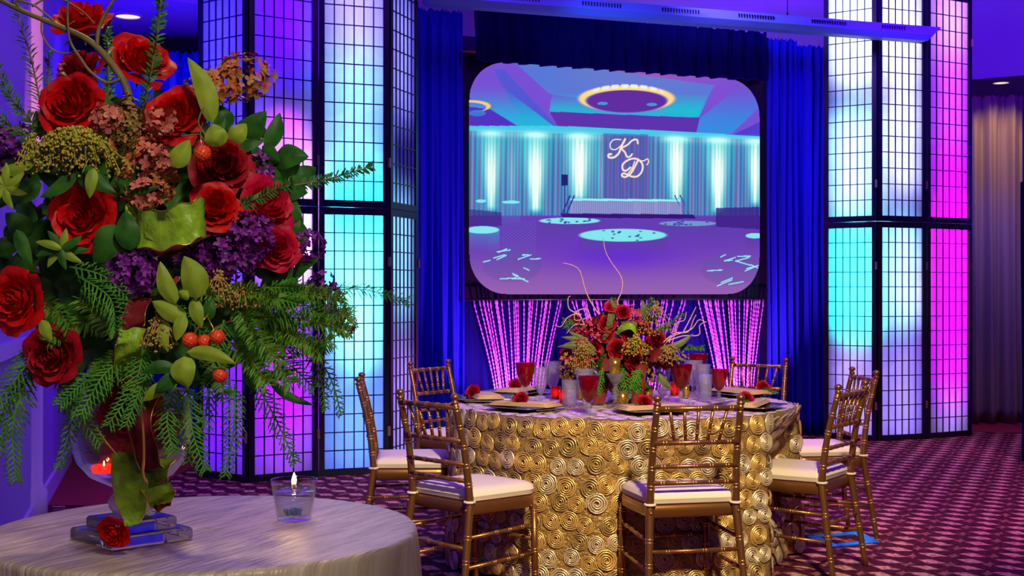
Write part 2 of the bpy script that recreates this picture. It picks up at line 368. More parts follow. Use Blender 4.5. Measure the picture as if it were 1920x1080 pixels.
# lower perimeter ceiling and its fascia
fl = [(-7, 9.3), (-3.6, 9.5), (-.9, 11.3), (2.9, 12.95), (4.9, 13.9), (7, 12.6)]
b = MB()
b.add([(x, y, 3.62) for x, y in fl]+[(7, 16, 3.62), (-7, 16, 3.62)], [tuple(range(8))]); struct('trim_4', b, M['ceiling'])
b = MB()
for i in range(len(fl)-1):
    (x0, y0), (x1, y1) = fl[i], fl[i+1]
    b.add([(x0, y0, 3.62), (x1, y1, 3.62), (x1, y1, 4.9), (x0, y0, 4.9)], [(0, 1, 2, 3)])
struct('trim_5', b, M['ceiling'])
# rounded pilaster standing on the left wall
D0 = 7.3; pc = Vector((wl(D0)-.03, D0, 0))
b = MB(); b.lathe([(.11, 0), (.11, .2), (.085, .24), (.085, 3.3), (.1, 3.34), (.12, 3.42)], pc, 24)
tag(b.build('column', M['trim']), 'slim rounded column lit pink on the left wall behind the flowers', 'column')

# recessed downlights
for (px, py, sz, lb) in ((240, 29, .24, 'round recessed downlight in the low ceiling at upper left'), (1877, 154, .20, 'round recessed downlight in the low ceiling above the brown drape')):
    D = F*(3.62-HC)/(HY-py)
    t = tag(empty('ceiling_light', at(px, py, D)), lb, 'ceiling light')
    b = MB(); b.lathe([(.5*sz, .004), (.5*sz, -.012), (.42*sz, -.014), (.42*sz, -.004)], n=28); b.build('trim_ring', M['trim'], t)
    b = MB(); b.lathe([(.41*sz, -.006), (.2*sz, -.007), (0, -.007)], n=24); b.build('lamp_lens', M['downlight'], t)
    lamp('SPOT', (t.location.x, t.location.y, 3.59), (t.location.x, t.location.y, 0), (1, .7, .45), 25, .05, 100, .8)

# suspended linear fixture
A = Vector((-.66, 9.92, 3.56)); B = Vector((3.75, 11.42, 3.56)); dx = (B-A).normalized(); nn = Vector((dx.y, -dx.x, 0)); up = Vector((0, 0, 1))
t = tag(empty('linear_light', (A+B)/2), 'long slim ceiling-hung metal bar crossing in front of the right screen', 'light fixture')
b = MB(); o = (A+B)/2
prof = [(-.09, .10), (.09, .10), (.12, .02), (.06, -.02), (-.06, -.02), (-.12, .02)]
vs = []
for P in (A, B):
    for (q, z) in prof: vs.append(P-o+nn*q+up*z + dx*(-.12*(z < .05)*(1 if P is B else 0)))
b.add(vs, [(i, (i+1) % 6, 6+(i+1) % 6, 6+i) for i in range(6)]+[(5, 4, 3, 2, 1, 0), (6, 7, 8, 9, 10, 11)]); b.build('housing', M['steel'], t, smooth=False)
b = MB()
for k in range(150):
    f = .12+.8*k/150
    if (k//14) % 2: continue
    c = A+(B-A)*f-o+nn*.108+up*.06
    b.box(c, (.008, .012, .035), Matrix(((dx.x, nn.x, 0), (dx.y, nn.y, 0), (0, 0, 1))))
tag(b.build('vent_slot', M['black'], t, smooth=False), kind='stuff')
for f in (.22, .68):
    c = A+(B-A)*f-o
    b = MB(); b.tube([c+up*.1, c+up*.16, c+up*1.34], [.012, .004, .004], 6); b.build('hanging_wire', M['black'], t)

# ------------------------------------------------------------------ folding shoji screens
def build_screen(pts, z0, H, label, rows=14, cols=6):
    c0 = Vector((sum(p[0] for p in pts)/len(pts), sum(p[1] for p in pts)/len(pts), z0))
    t = tag(empty('folding_screen', c0), label, 'folding screen')
    for i in range(len(pts)-1):
        a = Vector((*pts[i], z0)); c = Vector((*pts[i+1], z0)); d = c-a; Wd = d.length; d.normalize()
        ang = math.atan2(d.y, d.x); Rm = Matrix.Rotation(ang, 3, 'Z')
        pn = MB(); fw = .042; g = .004
        pn.box((g+fw/2, 0, H/2), (fw, .026, H)); pn.box((Wd-g-fw/2, 0, H/2), (fw, .026, H))
        pn.box((Wd/2, 0, fw*.6), (Wd-2*g-2*fw, .024, fw*1.2)); pn.box((Wd/2, 0, H-fw*.6), (Wd-2*g-2*fw, .024, fw*1.2))
        p = pn.build('panel', M['frame'], t, smooth=False); p.location = a-c0; p.rotation_euler = (0, 0, ang)
        x0 = g+fw; x1 = Wd-g-fw; zz0 = fw*1.2; zz1 = H-fw*1.2
        pb = MB(); pb.add([(x0, .004, zz0), (x1, .004, zz0), (x1, .004, zz1), (x0, .004, zz1)], [(0, 1, 2, 3)])
        pb.build('paper', M['paper'], p, smooth=False)
        for k in range(1, cols):
            mb = MB(); mb.box((0, -.004, (zz0+zz1)/2), (.0075, .010, zz1-zz0)) 
            if k == 1: me = mb.mesh('lattice_bar', M['frame'], False)
            link('lattice_bar', me, p, (x0+(x1-x0)*k/cols, 0, 0))
        for k in range(1, rows):
            if k == 1:
                mb = MB(); mb.box(((x0+x1)/2, -.003, 0), (x1-x0, .010, .0075)); me = mb.mesh('lattice_bar', M['frame'], False)
            link('lattice_bar', me, p, (0, -.0015, zz0+(zz1-zz0)*k/rows))
        for hz in (.16, .8):
            hb = MB(); hb.box((Wd-.004, -.016, H*hz), (.022, .006, .07)); hb.tube([(Wd, -.02, H*hz-.035), (Wd, -.02, H*hz+.035)], .005, 6)
            if i < len(pts)-2 or hz == .8: hb.build('hinge', M['brass'], p, smooth=False)
    return t
LP = [(-2.26, 9.30), (-1.84, 8.98), (-1.397, 9.28), (-.903, 9.47), (-.735, 9.96)]
RP = [(2.85, 11.78), (3.263, 11.51), (3.76, 11.70), (4.27, 11.98)]
build_screen(LP, 0, 1.94, 'lower left black lattice folding screen standing on the carpet, glowing violet and cyan')
build_screen(LP, 1.945, 2.08, 'upper left black lattice folding screen stacked on the lower one, glowing deep blue to cyan')
build_screen(RP, 0, 1.96, 'lower right black lattice folding screen standing on the carpet, cyan, white and magenta')
build_screen(RP, 1.965, 2.10, 'upper right black lattice folding screen stacked on the other behind the metal bar')
# coloured lamps standing inside the two screen columns
CY = (0.0, .75, 1.0); VI = (.22, .0, 1.0); MG = (.75, .0, 1.0); WB = (.45, .55, 1.0); BL = (.02, .02, 1.0); LV = (.55, .4, 1.0)
def inner(px, D, z, off, col, pw, aim=None, ang=110, sz=.08):
    p = Vector(((px-960)/F*D, D, z)); c = p+Vector((off[0], off[1], 0))
    tg = Vector(((px-960)/F*D, D, z if aim is None else aim))
    lamp('AREA', c, tg, col, pw*.15, .18, size_y=.9, spread=78)
# left column
inner(415, 9.15, 3.0, (.12, .5), (.015, .01, 1), 60)
inner(420, 9.15, 1.5, (.12, .5), BL, 45)
inner(415, 9.15, .6, (.12, .5), (.10, .0, 1), 30)
inner(530, 9.15, 2.3, (-.12, .42), (.45, .02, 1), 30, 2.0, 90)
inner(540, 9.15, 1.75, (-.08, .40), (.75, .35, 1), 32, 1.9, 80)
inner(530, 9.15, 3.4, (-.1, .45), (.05, .0, 1), 45)
inner(530, 9.15, .75, (-.1, .45), (.22, .0, 1), 40)
inner(530, 9.15, .2, (-.1, .45), (.4, .1, .9), 8)
inner(665, 9.40, 1.75, (-.15, .45), CY, 52, 1.75, 90)
inner(670, 9.40, 1.2, (-.12, .40), (.16, .72, 1), 30, 1.3, 80)
inner(665, 9.40, 2.6, (-.15, .45), (.14, .36, 1), 32)
inner(665, 9.40, 3.4, (-.15, .45), (.22, .18, 1), 32)
inner(665, 9.40, .5, (-.15, .45), (.08, .22, 1), 26)
inner(755, 9.70, 1.6, (-.35, .20), (.25, .6, 1), 12)
inner(755, 9.70, 3.1, (-.35, .20), (.25, .25, 1), 12)
inner(755, 9.70, .5, (-.35, .20), (.45, .3, 1), 9)
# right column
inner(1597, 11.6, 1.45, (.15, .45), (.02, .85, 1), 75, 1.45)
inner(1600, 11.6, 2.5, (.15, .45), (.28, .62, 1), 36)
inner(1600, 11.6, 3.7, (.15, .45), (.62, .8, 1), 34)
inner(1597, 11.6, .4, (.15, .45), (.40, .28, 1), 18)
inner(1690, 11.6, 1.5, (-.05, .45), (.20, .42, 1), 38)
inner(1690, 11.6, 2.7, (-.05, .45), (.38, .40, 1), 32)
inner(1690, 11.6, 3.7, (-.05, .45), (.62, .62, 1), 30)
inner(1690, 11.6, .4, (-.05, .45), (.30, .2, 1), 16)
inner(1785, 11.85, 1.9, (-.18, .42), (.70, .0, 1), 58, 1.7)
inner(1785, 11.85, 3.1, (-.18, .42), (.26, .02, 1), 40)
inner(1785, 11.85, 2.45, (-.18, .42), (.48, .0, 1), 32)
inner(1785, 11.85, 3.9, (-.18, .42), (.6, .22, 1), 26)
inner(1785, 11.85, .8, (-.18, .42), (.45, .0, 1), 38)
inner(1785, 11.85, .2, (-.18, .42), (.45, .3, 1), 9)

# ------------------------------------------------------------------ drapes and projection screen
def drape(name, p0, p1, z0, z1, nf, amp, m, label=None, cat='curtain', seed=0, pocket=False, parent=None, flare=0):
    rd = random.Random(seed); p0 = Vector(p0); p1 = Vector(p1); d = p1-p0; n = Vector((d.y, -d.x)).normalized()
    ph = [rd.uniform(0, 6) for _ in range(6)]
    def fn(u, v):
        w = u*nf*2*PI
        a = amp*(math.sin(w+.8*math.sin(w*.37+ph[0]))+.35*math.sin(2.3*w+ph[1]+v*1.5))
        if pocket and v > .93: a *= .5+.5*math.sin(w*3)
        a *= .65+.35*(1-v)+flare*(1-v)
        q = p0+d*u+n*(a+.012*math.sin(v*5+w))
        return (q.x, q.y, z0+(z1-z0)*v+(.012*math.sin(w*3+ph[2]) if v > .99 else 0))
    mb = MB(); mb.grid(fn, nf*12, 24)
    o = mb.build(name, m, parent)
    o.modifiers.new('thick', 'SOLIDIFY').thickness = .004
    if label: tag(o, label, cat)
    return o
WX, WY = -.785, 10.6; DX, DY = 3.725, 1.5
def wp(t, off=0):
    L = math.hypot(DX, DY); n = (DY/L, -DX/L)
    return (WX+DX*t+n[0]*off, WY+DY*t+n[1]*off)
drape('curtain', wp(-.03, .02), wp(.100, .02), .01, 3.66, 5, .035, M['velvet'], 'dark blue velvet curtain left of the projected picture', seed=1)
drape('curtain', wp(.838, .02), wp(.912, .05), .01, 3.66, 4, .04, M['velvet'], 'blue velvet curtain panel directly right of the projected picture', seed=2)
drape('curtain', wp(.915, .02), wp(1.06, .10), .01, 3.62, 6, .04, M['velvet'], 'bright blue velvet curtain beside the right folding screen', seed=3)
drape('valance', wp(.115, .10), wp(.825, .10), 3.25, 3.70, 17, .045, M['velvet_dark'], 'gathered midnight blue valance above the projected picture', 'valance', seed=4)
drape('curtain', wp(.10, -.10), wp(.84, -.10), .01, 1.35, 14, .03, M['velvet_dark'], 'dark blue cloth hanging below the picture behind the bead strands', seed=5)
drape('curtain', (4.1, 13.05), (5.16, 13.0), .01, 3.31, 6, .085, M['velvet_grey'], 'brown velvet drape with gathered top at the far right', seed=6, pocket=True)
drape('curtain', (3.98, 10.1), (5.2, 10.0), .01, 2.2, 7, .05, M['velvet_dark'], 'black drape edge cut off by the right side of the view', seed=7)
drape('curtain', (-4.2, 10.75), (-1.2, 10.95), .01, 3.35, 18, .05, M['velvet'], 'dark blue drape behind the left folding screens and flowers', seed=8)
# screen
sc = tag(empty('projection_screen', (*wp(.47), 1.0)), 'wide projection screen showing a teal-lit ballroom with the script letters K and D', 'screen')
def rel(p): return Vector(p)-sc.location
L = math.hypot(DX, DY)
ang = math.atan2(DY, DX); Rz = Matrix.Rotation(ang, 3, 'Z')
T0, T1 = .1135, .8195; ZB, ZT = 1.312, 3.27
b = MB(); c = wp((T0+T1)/2, -.02); b.box(rel((c[0], c[1], (ZB+ZT)/2)), ((T1-T0)*L+.16, .04, ZT-ZB+.12), Rz)
b.build('screen_frame', M['black'], sc, smooth=False)
NU, NV = 560, 440
U, V = np.meshgrid(np.linspace(0, 1, NU+1), np.linspace(0, 1, NV+1))
TT = T0+(T1-T0)*U
Lc = L; nx, ny = DY/Lc, -DX/Lc
X = WX+DX*TT+nx*.012; Y = WY+DY*TT+ny*.012; Z = ZB+(ZT-ZB)*V
px = 960+F*X/Y; py = HY-F*(Z-HC)/Y
def sm(a, b2, x): t = np.clip((x-a)/(b2-a), 0, 1); return t*t*(3-2*t)
def s2l(c): c = np.array(c)/255.; return c
img = np.zeros(px.shape+(3,)); rs = np.random.RandomState(3)
def mixc(mask, c): 
    global img
    img = img*(1-mask[..., None])+np.array(c)/255.*mask[..., None]
def poly(pts):
    ins = np.zeros(px.shape, bool); n = len(pts)
    for i in range(n):
        x0, y0 = pts[i]; x1, y1 = pts[(i+1) % n]
        if y0 == y1: continue
        cnd = ((py < y0) != (py < y1)) & (px < (x1-x0)*(py-y0)/(y1-y0)+x0); ins ^= cnd
    return ins.astype(float)
def ell(cx, cy, rx, ry, soft=.06):
    r = np.sqrt(((px-cx)/rx)**2+((py-cy)/ry)**2); return 1-sm(1-soft, 1+soft, r)
mixc(np.ones(px.shape), (118, 78, 208))
mixc(sm(1000, 1160, px)*(1-sm(1200, 1420, px))*(1-sm(110, 230, py))*.6, (190, 90, 170))
mixc(poly([(960, 112), (1030, 176), (1305, 218), (1340, 160), (1130, 130)])*.55, (60, 150, 215))
mixc(poly([(1035, 175), (1030, 212), (1310, 220), (1330, 178)])*sm(165, 212, py)*.8, (20, 200, 210))
mixc(poly([(925, 130), (945, 130), (1045, 238), (985, 238)])*.6, (60, 90, 205))
mixc(poly([(880, 160), (925, 150), (1040, 238), (880, 236)])*sm(150, 235, py)*.85, (30, 190, 215))
mixc(poly([(1312, 222), (1400, 150), (1425, 150), (1425, 200), (1370, 252), (1305, 250)])*sm(150, 245, py)*.8, (40, 150, 225))
mixc(poly([(1030, 209), (1312, 221), (1306, 248), (1045, 236)]), (92, 50, 170))
mixc(poly([(880, 200), (920, 205), (970, 236), (880, 236)]), (80, 50, 190))
mixc(poly([(1425, 228), (1425, 262), (1376, 252)]), (80, 60, 200))
mixc(poly([(880, 236), (1046, 236), (1306, 248), (1425, 256), (1425, 264), (880, 246)])*.8, (60, 225, 230))
top = 246+(px-880)*.030; cur = sm(-2, 1, py-top)*(1-sm(403, 408, py))
fold = .5+.5*np.sin(px*.9+2*np.sin(px*.13)+.01*(py-250)); fold2 = .5+.5*np.sin(px*.37+1.3*np.sin(px*.071))
base = np.stack([70+50*fold2-20*fold, 90+60*fold, 160+40*fold], -1)/255.
img = img*(1-cur[..., None])+base*cur[..., None]
for (cx, wd, st, lo) in ((921, 15, 1.1, 395), (1004, 17, 1.35, 398), (1086, 19, 1.25, 375), (1268, 16, 1.25, 378), (1346, 17, 1.3, 400), (1416, 13, 1.1, 385), (960, 12, .25, 390), (1125, 12, .2, 380)):
    w = wd*(1.7-.9*np.clip((py-250)/130, 0, 1)); g = np.exp(-((px-cx)/w)**2)*cur*(1-sm(lo-10, lo+8, py))
    hot = np.exp(-((px-cx)/(w*.65))**2)*np.exp(-((py-(lo-60))/75)**2)*cur*st*1.25*(1-sm(lo-10, lo+4, py))
    mixc(np.clip(g*st*.85*(.6+.4*fold), 0, 1), (20, 215, 215)); mixc(np.clip(hot*(.65+.35*fold), 0, 1), (240, 255, 245))
    mixc(np.clip(np.exp(-((px-cx)/26)**2)*np.exp(-((py-top-3)/7)**2)*st*.8, 0, 1), (200, 255, 250))
mixc(poly([(1130, 250), (1215, 252), (1215, 375), (1130, 375)])*.55, (92, 70, 165))
# floor
flr = sm(402, 407, py)
fcol = np.stack([98+50*sm(430, 560, py), 60+36*sm(440, 560, py), 176+0*py], -1)/255.
img = img*(1-flr[..., None])+fcol*flr[..., None]
mixc(np.exp(-((px-1160)/110)**2-((py-480)/26)**2)*flr*.6, (95, 30, 225))
mixc((sm(405, 420, py)*(1-sm(455, 500, py))*(np.sin(px*.8)*np.sin(py*1.1) > .3))*(np.abs(px-960) < 45)*.25, (120, 150, 210))
# head table, stage, speaker, rails
mixc(poly([(1072, 373), (1276, 376), (1280, 402), (1068, 400)]), (150, 150, 205))
mixc(poly([(1072, 373), (1276, 376), (1280, 402), (1068, 400)])*(np.sin(px*1.6) > .2)*.4, (70, 90, 170))
mixc(poly([(1070, 372), (1276, 374), (1276, 378), (1070, 376)]), (150, 235, 240))
mixc(poly([(1050, 400), (1300, 402), (1305, 410), (1055, 408)]), (52, 22, 120))
mixc(poly([(1053, 327), (1065, 327), (1065, 348), (1053, 348)]), (40, 30, 110)); mixc(poly([(1058, 348), (1060, 348), (1060, 400), (1058, 400)]), (50, 40, 130))
for x0 in (1052, 1060, 1282, 1292):
    s_ = 1 if x0 < 1200 else -1
    mixc(poly([(x0, 403), (x0+s_*16, 365), (x0+s_*18, 367), (x0+2, 404)]), (50, 40, 150))
# round tables
for (cx, cy, rx, ry, h) in ((958, 379, 17, 3, 42), (1068, 414, 57, 6, 34), (1290, 419, 54, 5, 30), (902, 377, 10, 3, 28), (905, 431, 31, 7, 40), (1415, 442, 17, 5, 30), (1168, 441, 82, 12, 50)):
    mixc(poly([(cx-rx, cy), (cx+rx, cy), (cx+rx*1.03, cy+h), (cx-rx*1.03, cy+h)])*np.clip(1-(py-cy)/h, 0, 1)*.75, (92, 62, 160) if cx > 1000 else (80, 140, 200))
    mixc(ell(cx, cy, rx, ry)*(.95 if cx != 1290 else .5), (130, 235, 235))
    if rx > 50:
        for k in range(16):
            a_ = rs.uniform(0, 6.3); q = rs.uniform(.2, .9); mixc(ell(cx+rx*q*math.cos(a_), cy+ry*q*math.sin(a_), 3, 1.3)*.8, (60, 60, 150))
for (cx, cy, rx, ry) in ((960, 497, 56, 32), (1370, 505, 56, 30)):
    mixc(ell(cx, cy, rx, ry)*.35, (90, 80, 160))
    for k in range(13):
        a_ = rs.uniform(0, 6.3); q = rs.uniform(.5, .95); x0, y0 = cx+rx*q*math.cos(a_), cy+ry*q*math.sin(a_); ll = rs.uniform(5, 16); sl = rs.uniform(-.5, .5)
        mixc((np.abs(py-y0-(px-x0)*sl) < 1.1)*(np.abs(px-x0) < ll)*.9, (150, 240, 245))
mixc(poly([(1342, 390), (1424, 388), (1424, 430), (1342, 425)])*.8, (58, 30, 130)); mixc(poly([(880, 392), (940, 398), (940, 424), (880, 424)])*.6, (52, 36, 120))
# chandelier
mixc(ell(1175, 185, 91, 27), (120, 120, 235)); mixc(ell(1175, 185, 90, 25)*(1-ell(1175, 188, 77, 19)), (255, 215, 120))
mixc(ell(1175, 176, 70, 18)*(1-ell(1175, 182, 76, 17))*(np.sin(px*.35) > -.6), (225, 240, 255))
mixc(ell(1175, 190, 75, 21), (96, 44, 158)); mixc(ell(1130, 194, 10, 3)+ell(1222, 196, 10, 3), (60, 150, 215))
mixc(ell(884, 199, 36, 11)*(1-ell(878, 201, 34, 9)), (255, 200, 120)); mixc(ell(895, 212, 16, 6)*.8, (60, 130, 210))
def stroke(pts, wd, c=(255, 226, 205)):
    P = spline([(x/2+840, y/2+60, 0) for x, y in pts], 8)
    dm = np.full(px.shape, 1e9)
    for k in range(len(P)-1):
        ax, ay = P[k].x, P[k].y; bx, by = P[k+1].x-ax, P[k+1].y-ay; l2 = bx*bx+by*by+1e-9
        tt = np.clip(((px-ax)*bx+(py-ay)*by)/l2, 0, 1); dm = np.minimum(dm, np.hypot(px-ax-tt*bx, py-ay-tt*by))
    mixc(1-sm(wd*.6, wd*1.3, dm), c)
stroke([(648, 404), (622, 404), (608, 420), (612, 438), (630, 440), (650, 424), (664, 402)], 1.1)
stroke([(664, 402), (650, 430), (640, 455), (622, 470), (604, 470), (602, 460), (612, 458)], 2.0)
stroke([(712, 418), (708, 404), (692, 406), (672, 424), (652, 436), (664, 452), (672, 468), (684, 466), (690, 458)], 1.7)
stroke([(712, 482), (698, 510), (684, 532), (664, 544), (652, 538), (660, 530), (690, 542), (712, 540), (728, 520), (728, 494), (708, 476), (680, 478), (656, 496), (656, 516), (668, 520), (684, 508)], 1.8)
stroke([(708, 476), (730, 484), (748, 476), (752, 488), (746, 498)], 1.1)
stroke([(700, 486), (690, 512), (676, 530)], 1.2)
img = np.clip(img*1.02, 0, 1)
linimg = np.where(img <= .04045, img/12.92, ((img+.055)/1.055)**2.4)
# rounded rectangle mask
cw = (T1-T0)*L; chh = ZT-ZB; rr = .33
xx = np.abs(U-.5)*cw-(cw/2-rr); zz = np.abs(V-.5)*chh-(chh/2-rr)
inside = ~((xx > 0) & (zz > 0) & (np.hypot(xx, zz) > rr))
idx = np.arange((NU+1)*(NV+1)).reshape(NV+1, NU+1)
q = np.stack([idx[:-1, :-1], idx[:-1, 1:], idx[1:, 1:], idx[1:, :-1]], -1)
ok = inside[:-1, :-1] & inside[:-1, 1:] & inside[1:, 1:] & inside[1:, :-1]; q = q[ok]
me = bpy.data.meshes.new('projected_picture'); co = np.stack([X-sc.location.x, Y-sc.location.y, Z-sc.location.z], -1).reshape(-1, 3)
used = np.unique(q); remap = -np.ones(len(co), int); remap[used] = np.arange(len(used)); q = remap[q]
me.vertices.add(len(used)); me.vertices.foreach_set('co', co[used].ravel())
me.loops.add(q.size); me.loops.foreach_set('vertex_index', q.ravel()); me.polygons.add(len(q)); me.polygons.foreach_set('loop_start', np.arange(0, q.size, 4))
me.update(calc_edges=True)
ca = me.color_attributes.new('picture', 'FLOAT_COLOR', 'POINT'); ca.data.foreach_set('color', np.concatenate([linimg.reshape(-1, 3)[used], np.ones((len(used), 1))], 1).ravel())
pm = bpy.data.materials.new('projected light'); pm.use_nodes = True; nt = pm.node_tree; nt.nodes.clear()
a_ = nt.nodes.new('ShaderNodeAttribute'); a_.attribute_name = 'picture'; e_ = nt.nodes.new('ShaderNodeEmission'); o_ = nt.nodes.new('ShaderNodeOutputMaterial')
nt.links.new(a_.outputs['Color'], e_.inputs[0]); nt.links.new(e_.outputs[0], o_.inputs[0]); me.materials.append(pm); link('projected_picture', me, sc)

# bead curtains under the screen
def bead_curtain(px0, px1, gx, n, label, seed):
    rd = random.Random(seed)
    def tpx(p):                       # wall parameter for a picture column
        k = (p-960)/F; return (WX-k*WY)/(k*DY-DX)
    o = empty('bead_curtain', (*wp(tpx((px0+px1)/2), .06), 0)); tag(o, label, 'bead curtain', 'bead curtains under the projection screen')
    bt = MB()
    for k in range(n):
        u = (k+rd.uniform(-.45, .45)+.5*math.sin(k*1.3))/(n-1); u = min(1, max(0, u)); 
        u2 = u**1.0; pa = px0+(px1-px0)*(u+.02*math.sin(u*19)); pb = gx+(px1-px0)*.46*(u-.5)
        ta, tb = tpx(pa), tpx(pb); pts = []; A = Vector((*wp(ta, .06), 1.265)); Bq = Vector((*wp(tb, .05+.04*rd.random()), .25))
        for i in range(24):
            v = i/23; w = v**.9
            pts.append(A.lerp(Bq, w)+Vector(((A-Bq).x*-.12*math.sin(PI*v), (A-Bq).y*-.12*math.sin(PI*v), 0)))
        mb = MB(); P = []; R = []; jz = rd.uniform(0, .04)
        nb = 62
        for i in range(nb):
            f = i/(nb-1)*22.999; j = int(f); p = pts[j].lerp(pts[j+1], f-j)-o.location-Vector((0, 0, jz*(i > 0))); P.append(p); R.append(.0088 if i % 2 else .0022)
        mb.tube(P, R, 5, cap=False); mb.build('bead_strand', M['bead'], o)
    return o
bead_curtain(884, 1046, 968, 27, 'left swag of pink glass bead strands below the picture, left of the centrepiece', 1)
bead_curtain(1062, 1278, 1172, 27, 'middle swag of glass bead strands right behind the red flower centrepiece', 2)
bead_curtain(1303, 1426, 1372, 25, 'right swag of pink glass bead strands below the picture, behind the far chair', 3)
b = MB(); c = wp(.465, .06); b.tube([Vector((*wp(.105, .06), 1.27)), Vector((*wp(.83, .06), 1.27))], .008, 8)
tag(b.build('curtain_rod', M['black']), 'thin dark rod holding the bead strands along the bottom of the picture', 'rod')
# ------------------------------------------------------------------ chairs
def bamboo(p0, p1, r, rings, n=10):
    """turned rod with paired rings; returns a two material MB"""
    p0 = Vector(p0); p1 = Vector(p1); L_ = (p1-p0).length; mb = MB(); mb.tube([p0, p1], r, n)
    for f in rings:
        for o_ in (-.006, .006):
            c = f+o_/L_; a = p0.lerp(p1, c-.0028/L_); b_ = p0.lerp(p1, c+.0028/L_); m_ = p0.lerp(p1, c)
            mb.tube([a, m_, b_], [r*1.0, r*1.22, r*1.0], n, cap=False, mi=1)
    return mb
CM = [M['chair'], M['chair_ring']]
def make_chair():
    t = empty('banquet_chair')
    SW, SB = .185, .200          # half width at the back posts, front legs
    def post(s):
        mb = MB(); pts = [(s*.215, -.265, 0), (s*.19, -.205, .40), (s*.187, -.20, .46), (s*.183, -.225, .66), (s*.180, -.275, .865)]
        rr = [.013, .0175, .0175, .0150, .0135]
        sp = spline(pts, 6); rad = []
        for i in range(len(sp)):
            f = i/6; j = min(int(f), 3); rad.append(rr[j]+(rr[j+1]-rr[j])*(f-j))
        mb.tube(sp, rad, 12)
        for z in (.10, .20, .30, .52, .60, .68, .765, .84):
            for i in range(len(sp)-1):
                if sp[i].z <= z < sp[i+1].z:
                    g = (z-sp[i].z)/(sp[i+1].z-sp[i].z); c = sp[i].lerp(sp[i+1], g); d = (sp[i+1]-sp[i]).normalized(); r = rad[i]
                    for o_ in (-.007, .007):
                        mb.tube([c+d*(o_-.003), c+d*o_, c+d*(o_+.003)], [r, r*1.2, r], 12, cap=False, mi=1)
        # turned finial
        top = Vector(pts[-1]); b2 = MB(); b2.lathe([(.0135, -.004), (.017, 0), (.017, .006), (.009, .010), (.010, .014), (.0175, .020), (.019, .027), (.015, .035), (.007, .039), (0, .040)], top, 14)
        mb.add(b2.v, b2.f); return mb
    for s in (-1, 1):
        post(s).build('rear_leg', CM, t)
        mb = MB()
        mb = bamboo((s*.196, .180, 0), (s*.193, .172, .395), .0155, (.25, .5, .73, .93)); mb.build('front_leg', CM, t)
    # seat frame: rounded trapezoid apron
    def outline(k, grow=0):
        pts = []
        co = [(-.19-grow, -.195-grow), (.19+grow, -.195-grow), (.212+grow, .192+grow), (-.212-grow, .192+grow)]
        rc = (.02, .02, .08, .08)
        for i in range(4):
            p = Vector(co[i]); a = Vector(co[i-1]); b_ = Vector(co[(i+1) % 4]); r = rc[i]
            d1 = (a-p).normalized(); d2 = (b_-p).normalized()
            for q in range(k+1):
                tq = q/k; s1 = p+d1*r; s2 = p+d2*r
                pts.append(s1*(1-tq)**2+p*2*tq*(1-tq)+s2*tq*tq)
        return pts
    mb = MB(); O = outline(5); n = len(O); rows = [(-.012, .388), (0, .392), (0, .436), (-.006, .442)]
    vs = []
    for g, z in rows:
        for p in O: vs.append((p.x*(1+g/.2), p.y*(1+g/.2), z))
    fs = [(i*n+k, i*n+(k+1) % n, (i+1)*n+(k+1) % n, (i+1)*n+k) for i in range(3) for k in range(n)]+[tuple(reversed(range(n))), tuple(3*n+k for k in range(n))]
    mb.add(vs, fs); mb.build('seat_frame', M['chair'], t)
    # cushion with welt
    mb = MB(); rows = [(-.03, .443), (-.006, .444), (.0, .450), (-.002, .464), (.002, .467), (-.002, .470), (-.004, .484), (-.025, .496), (-.07, .501), (-.14, .503), (-.1999, .504)]
    vs = []
    for g, z in rows:
        for p in O: vs.append((p.x*(1+g/.2), p.y*(1+g/.2)+.005, z))
    R_ = len(rows); fs = [(i*n+k, i*n+(k+1) % n, (i+1)*n+(k+1) % n, (i+1)*n+k) for i in range(R_-1) for k in range(n)]+[tuple(reversed(range(n)))]
    mb.add(vs, fs); cu = mb.build('cushion', M['cushion'], t)
    for s in (-1, 1):
        mb = MB(); c = Vector((s*.187, -.2, .447))
        mb.tube([c+Vector((.021*math.cos(a), .021*math.sin(a), 0)) for a in [2*PI*i/12 for i in range(13)]], .006, 6, cap=False)
        mb.tube([c+Vector((0, .018, 0)), Vector((s*.15, -.15, .455))], .006, 6); mb.build('strap', M['cushion'], cu)
        mb = MB(); mb.lathe([(0, .0), (.006, .001), (.004, .006), (0, .007)], n=8); o = mb.build('screw_cap', M['chair_ring'], t); o.location = (s*.19, -.222, .415); o.rotation_euler = (PI/2, 0, 0)
    # back rails
    def y_at(z): return -.20-.075*max(0, (z-.46)/.405)**1.15
    for nm, z, r in (('top_rail', .848, .0115), ('back_rail', .705, .0105), ('back_rail', .605, .0095), ('back_rail', .535, .0095)):
        w = .183
        mb = bamboo((-w, y_at(z)-.003, z), (w, y_at(z)-.003, z), r, (.12, .31, .5, .69, .88)); mb.build(nm, CM, t)
    for k in range(5):
        xt = (-2+k)*.062; xb = (-2+k)*.048
        mb = bamboo((xb, y_at(.705), .709), (xt, y_at(.848), .845), .0072, (.3, .62), 8); mb.build('spindle', CM, t)
    # stretchers
    for s in (-1, 1):
        for z0, z1 in ((.30, .31), (.175, .185)):
            mb = bamboo((s*.20, -.232+.06*(z0-.175)/.125*.3, z0), (s*.194, .175, z1), .0088, (.2, .4, .6, .8), 8); mb.build('stretcher', CM, t)
    mb = bamboo((-.194, .175, .245), (.194, .175, .245), .0088, (.2, .4, .6, .8), 8); mb.build('stretcher', CM, t)
    mb = bamboo((-.2, -.226, .255), (.2, -.226, .255), .0088, (.2, .4, .6, .8), 8); mb.build('stretcher', CM, t)
    return t
TC = Vector((.555, 6.6)); TR = .885
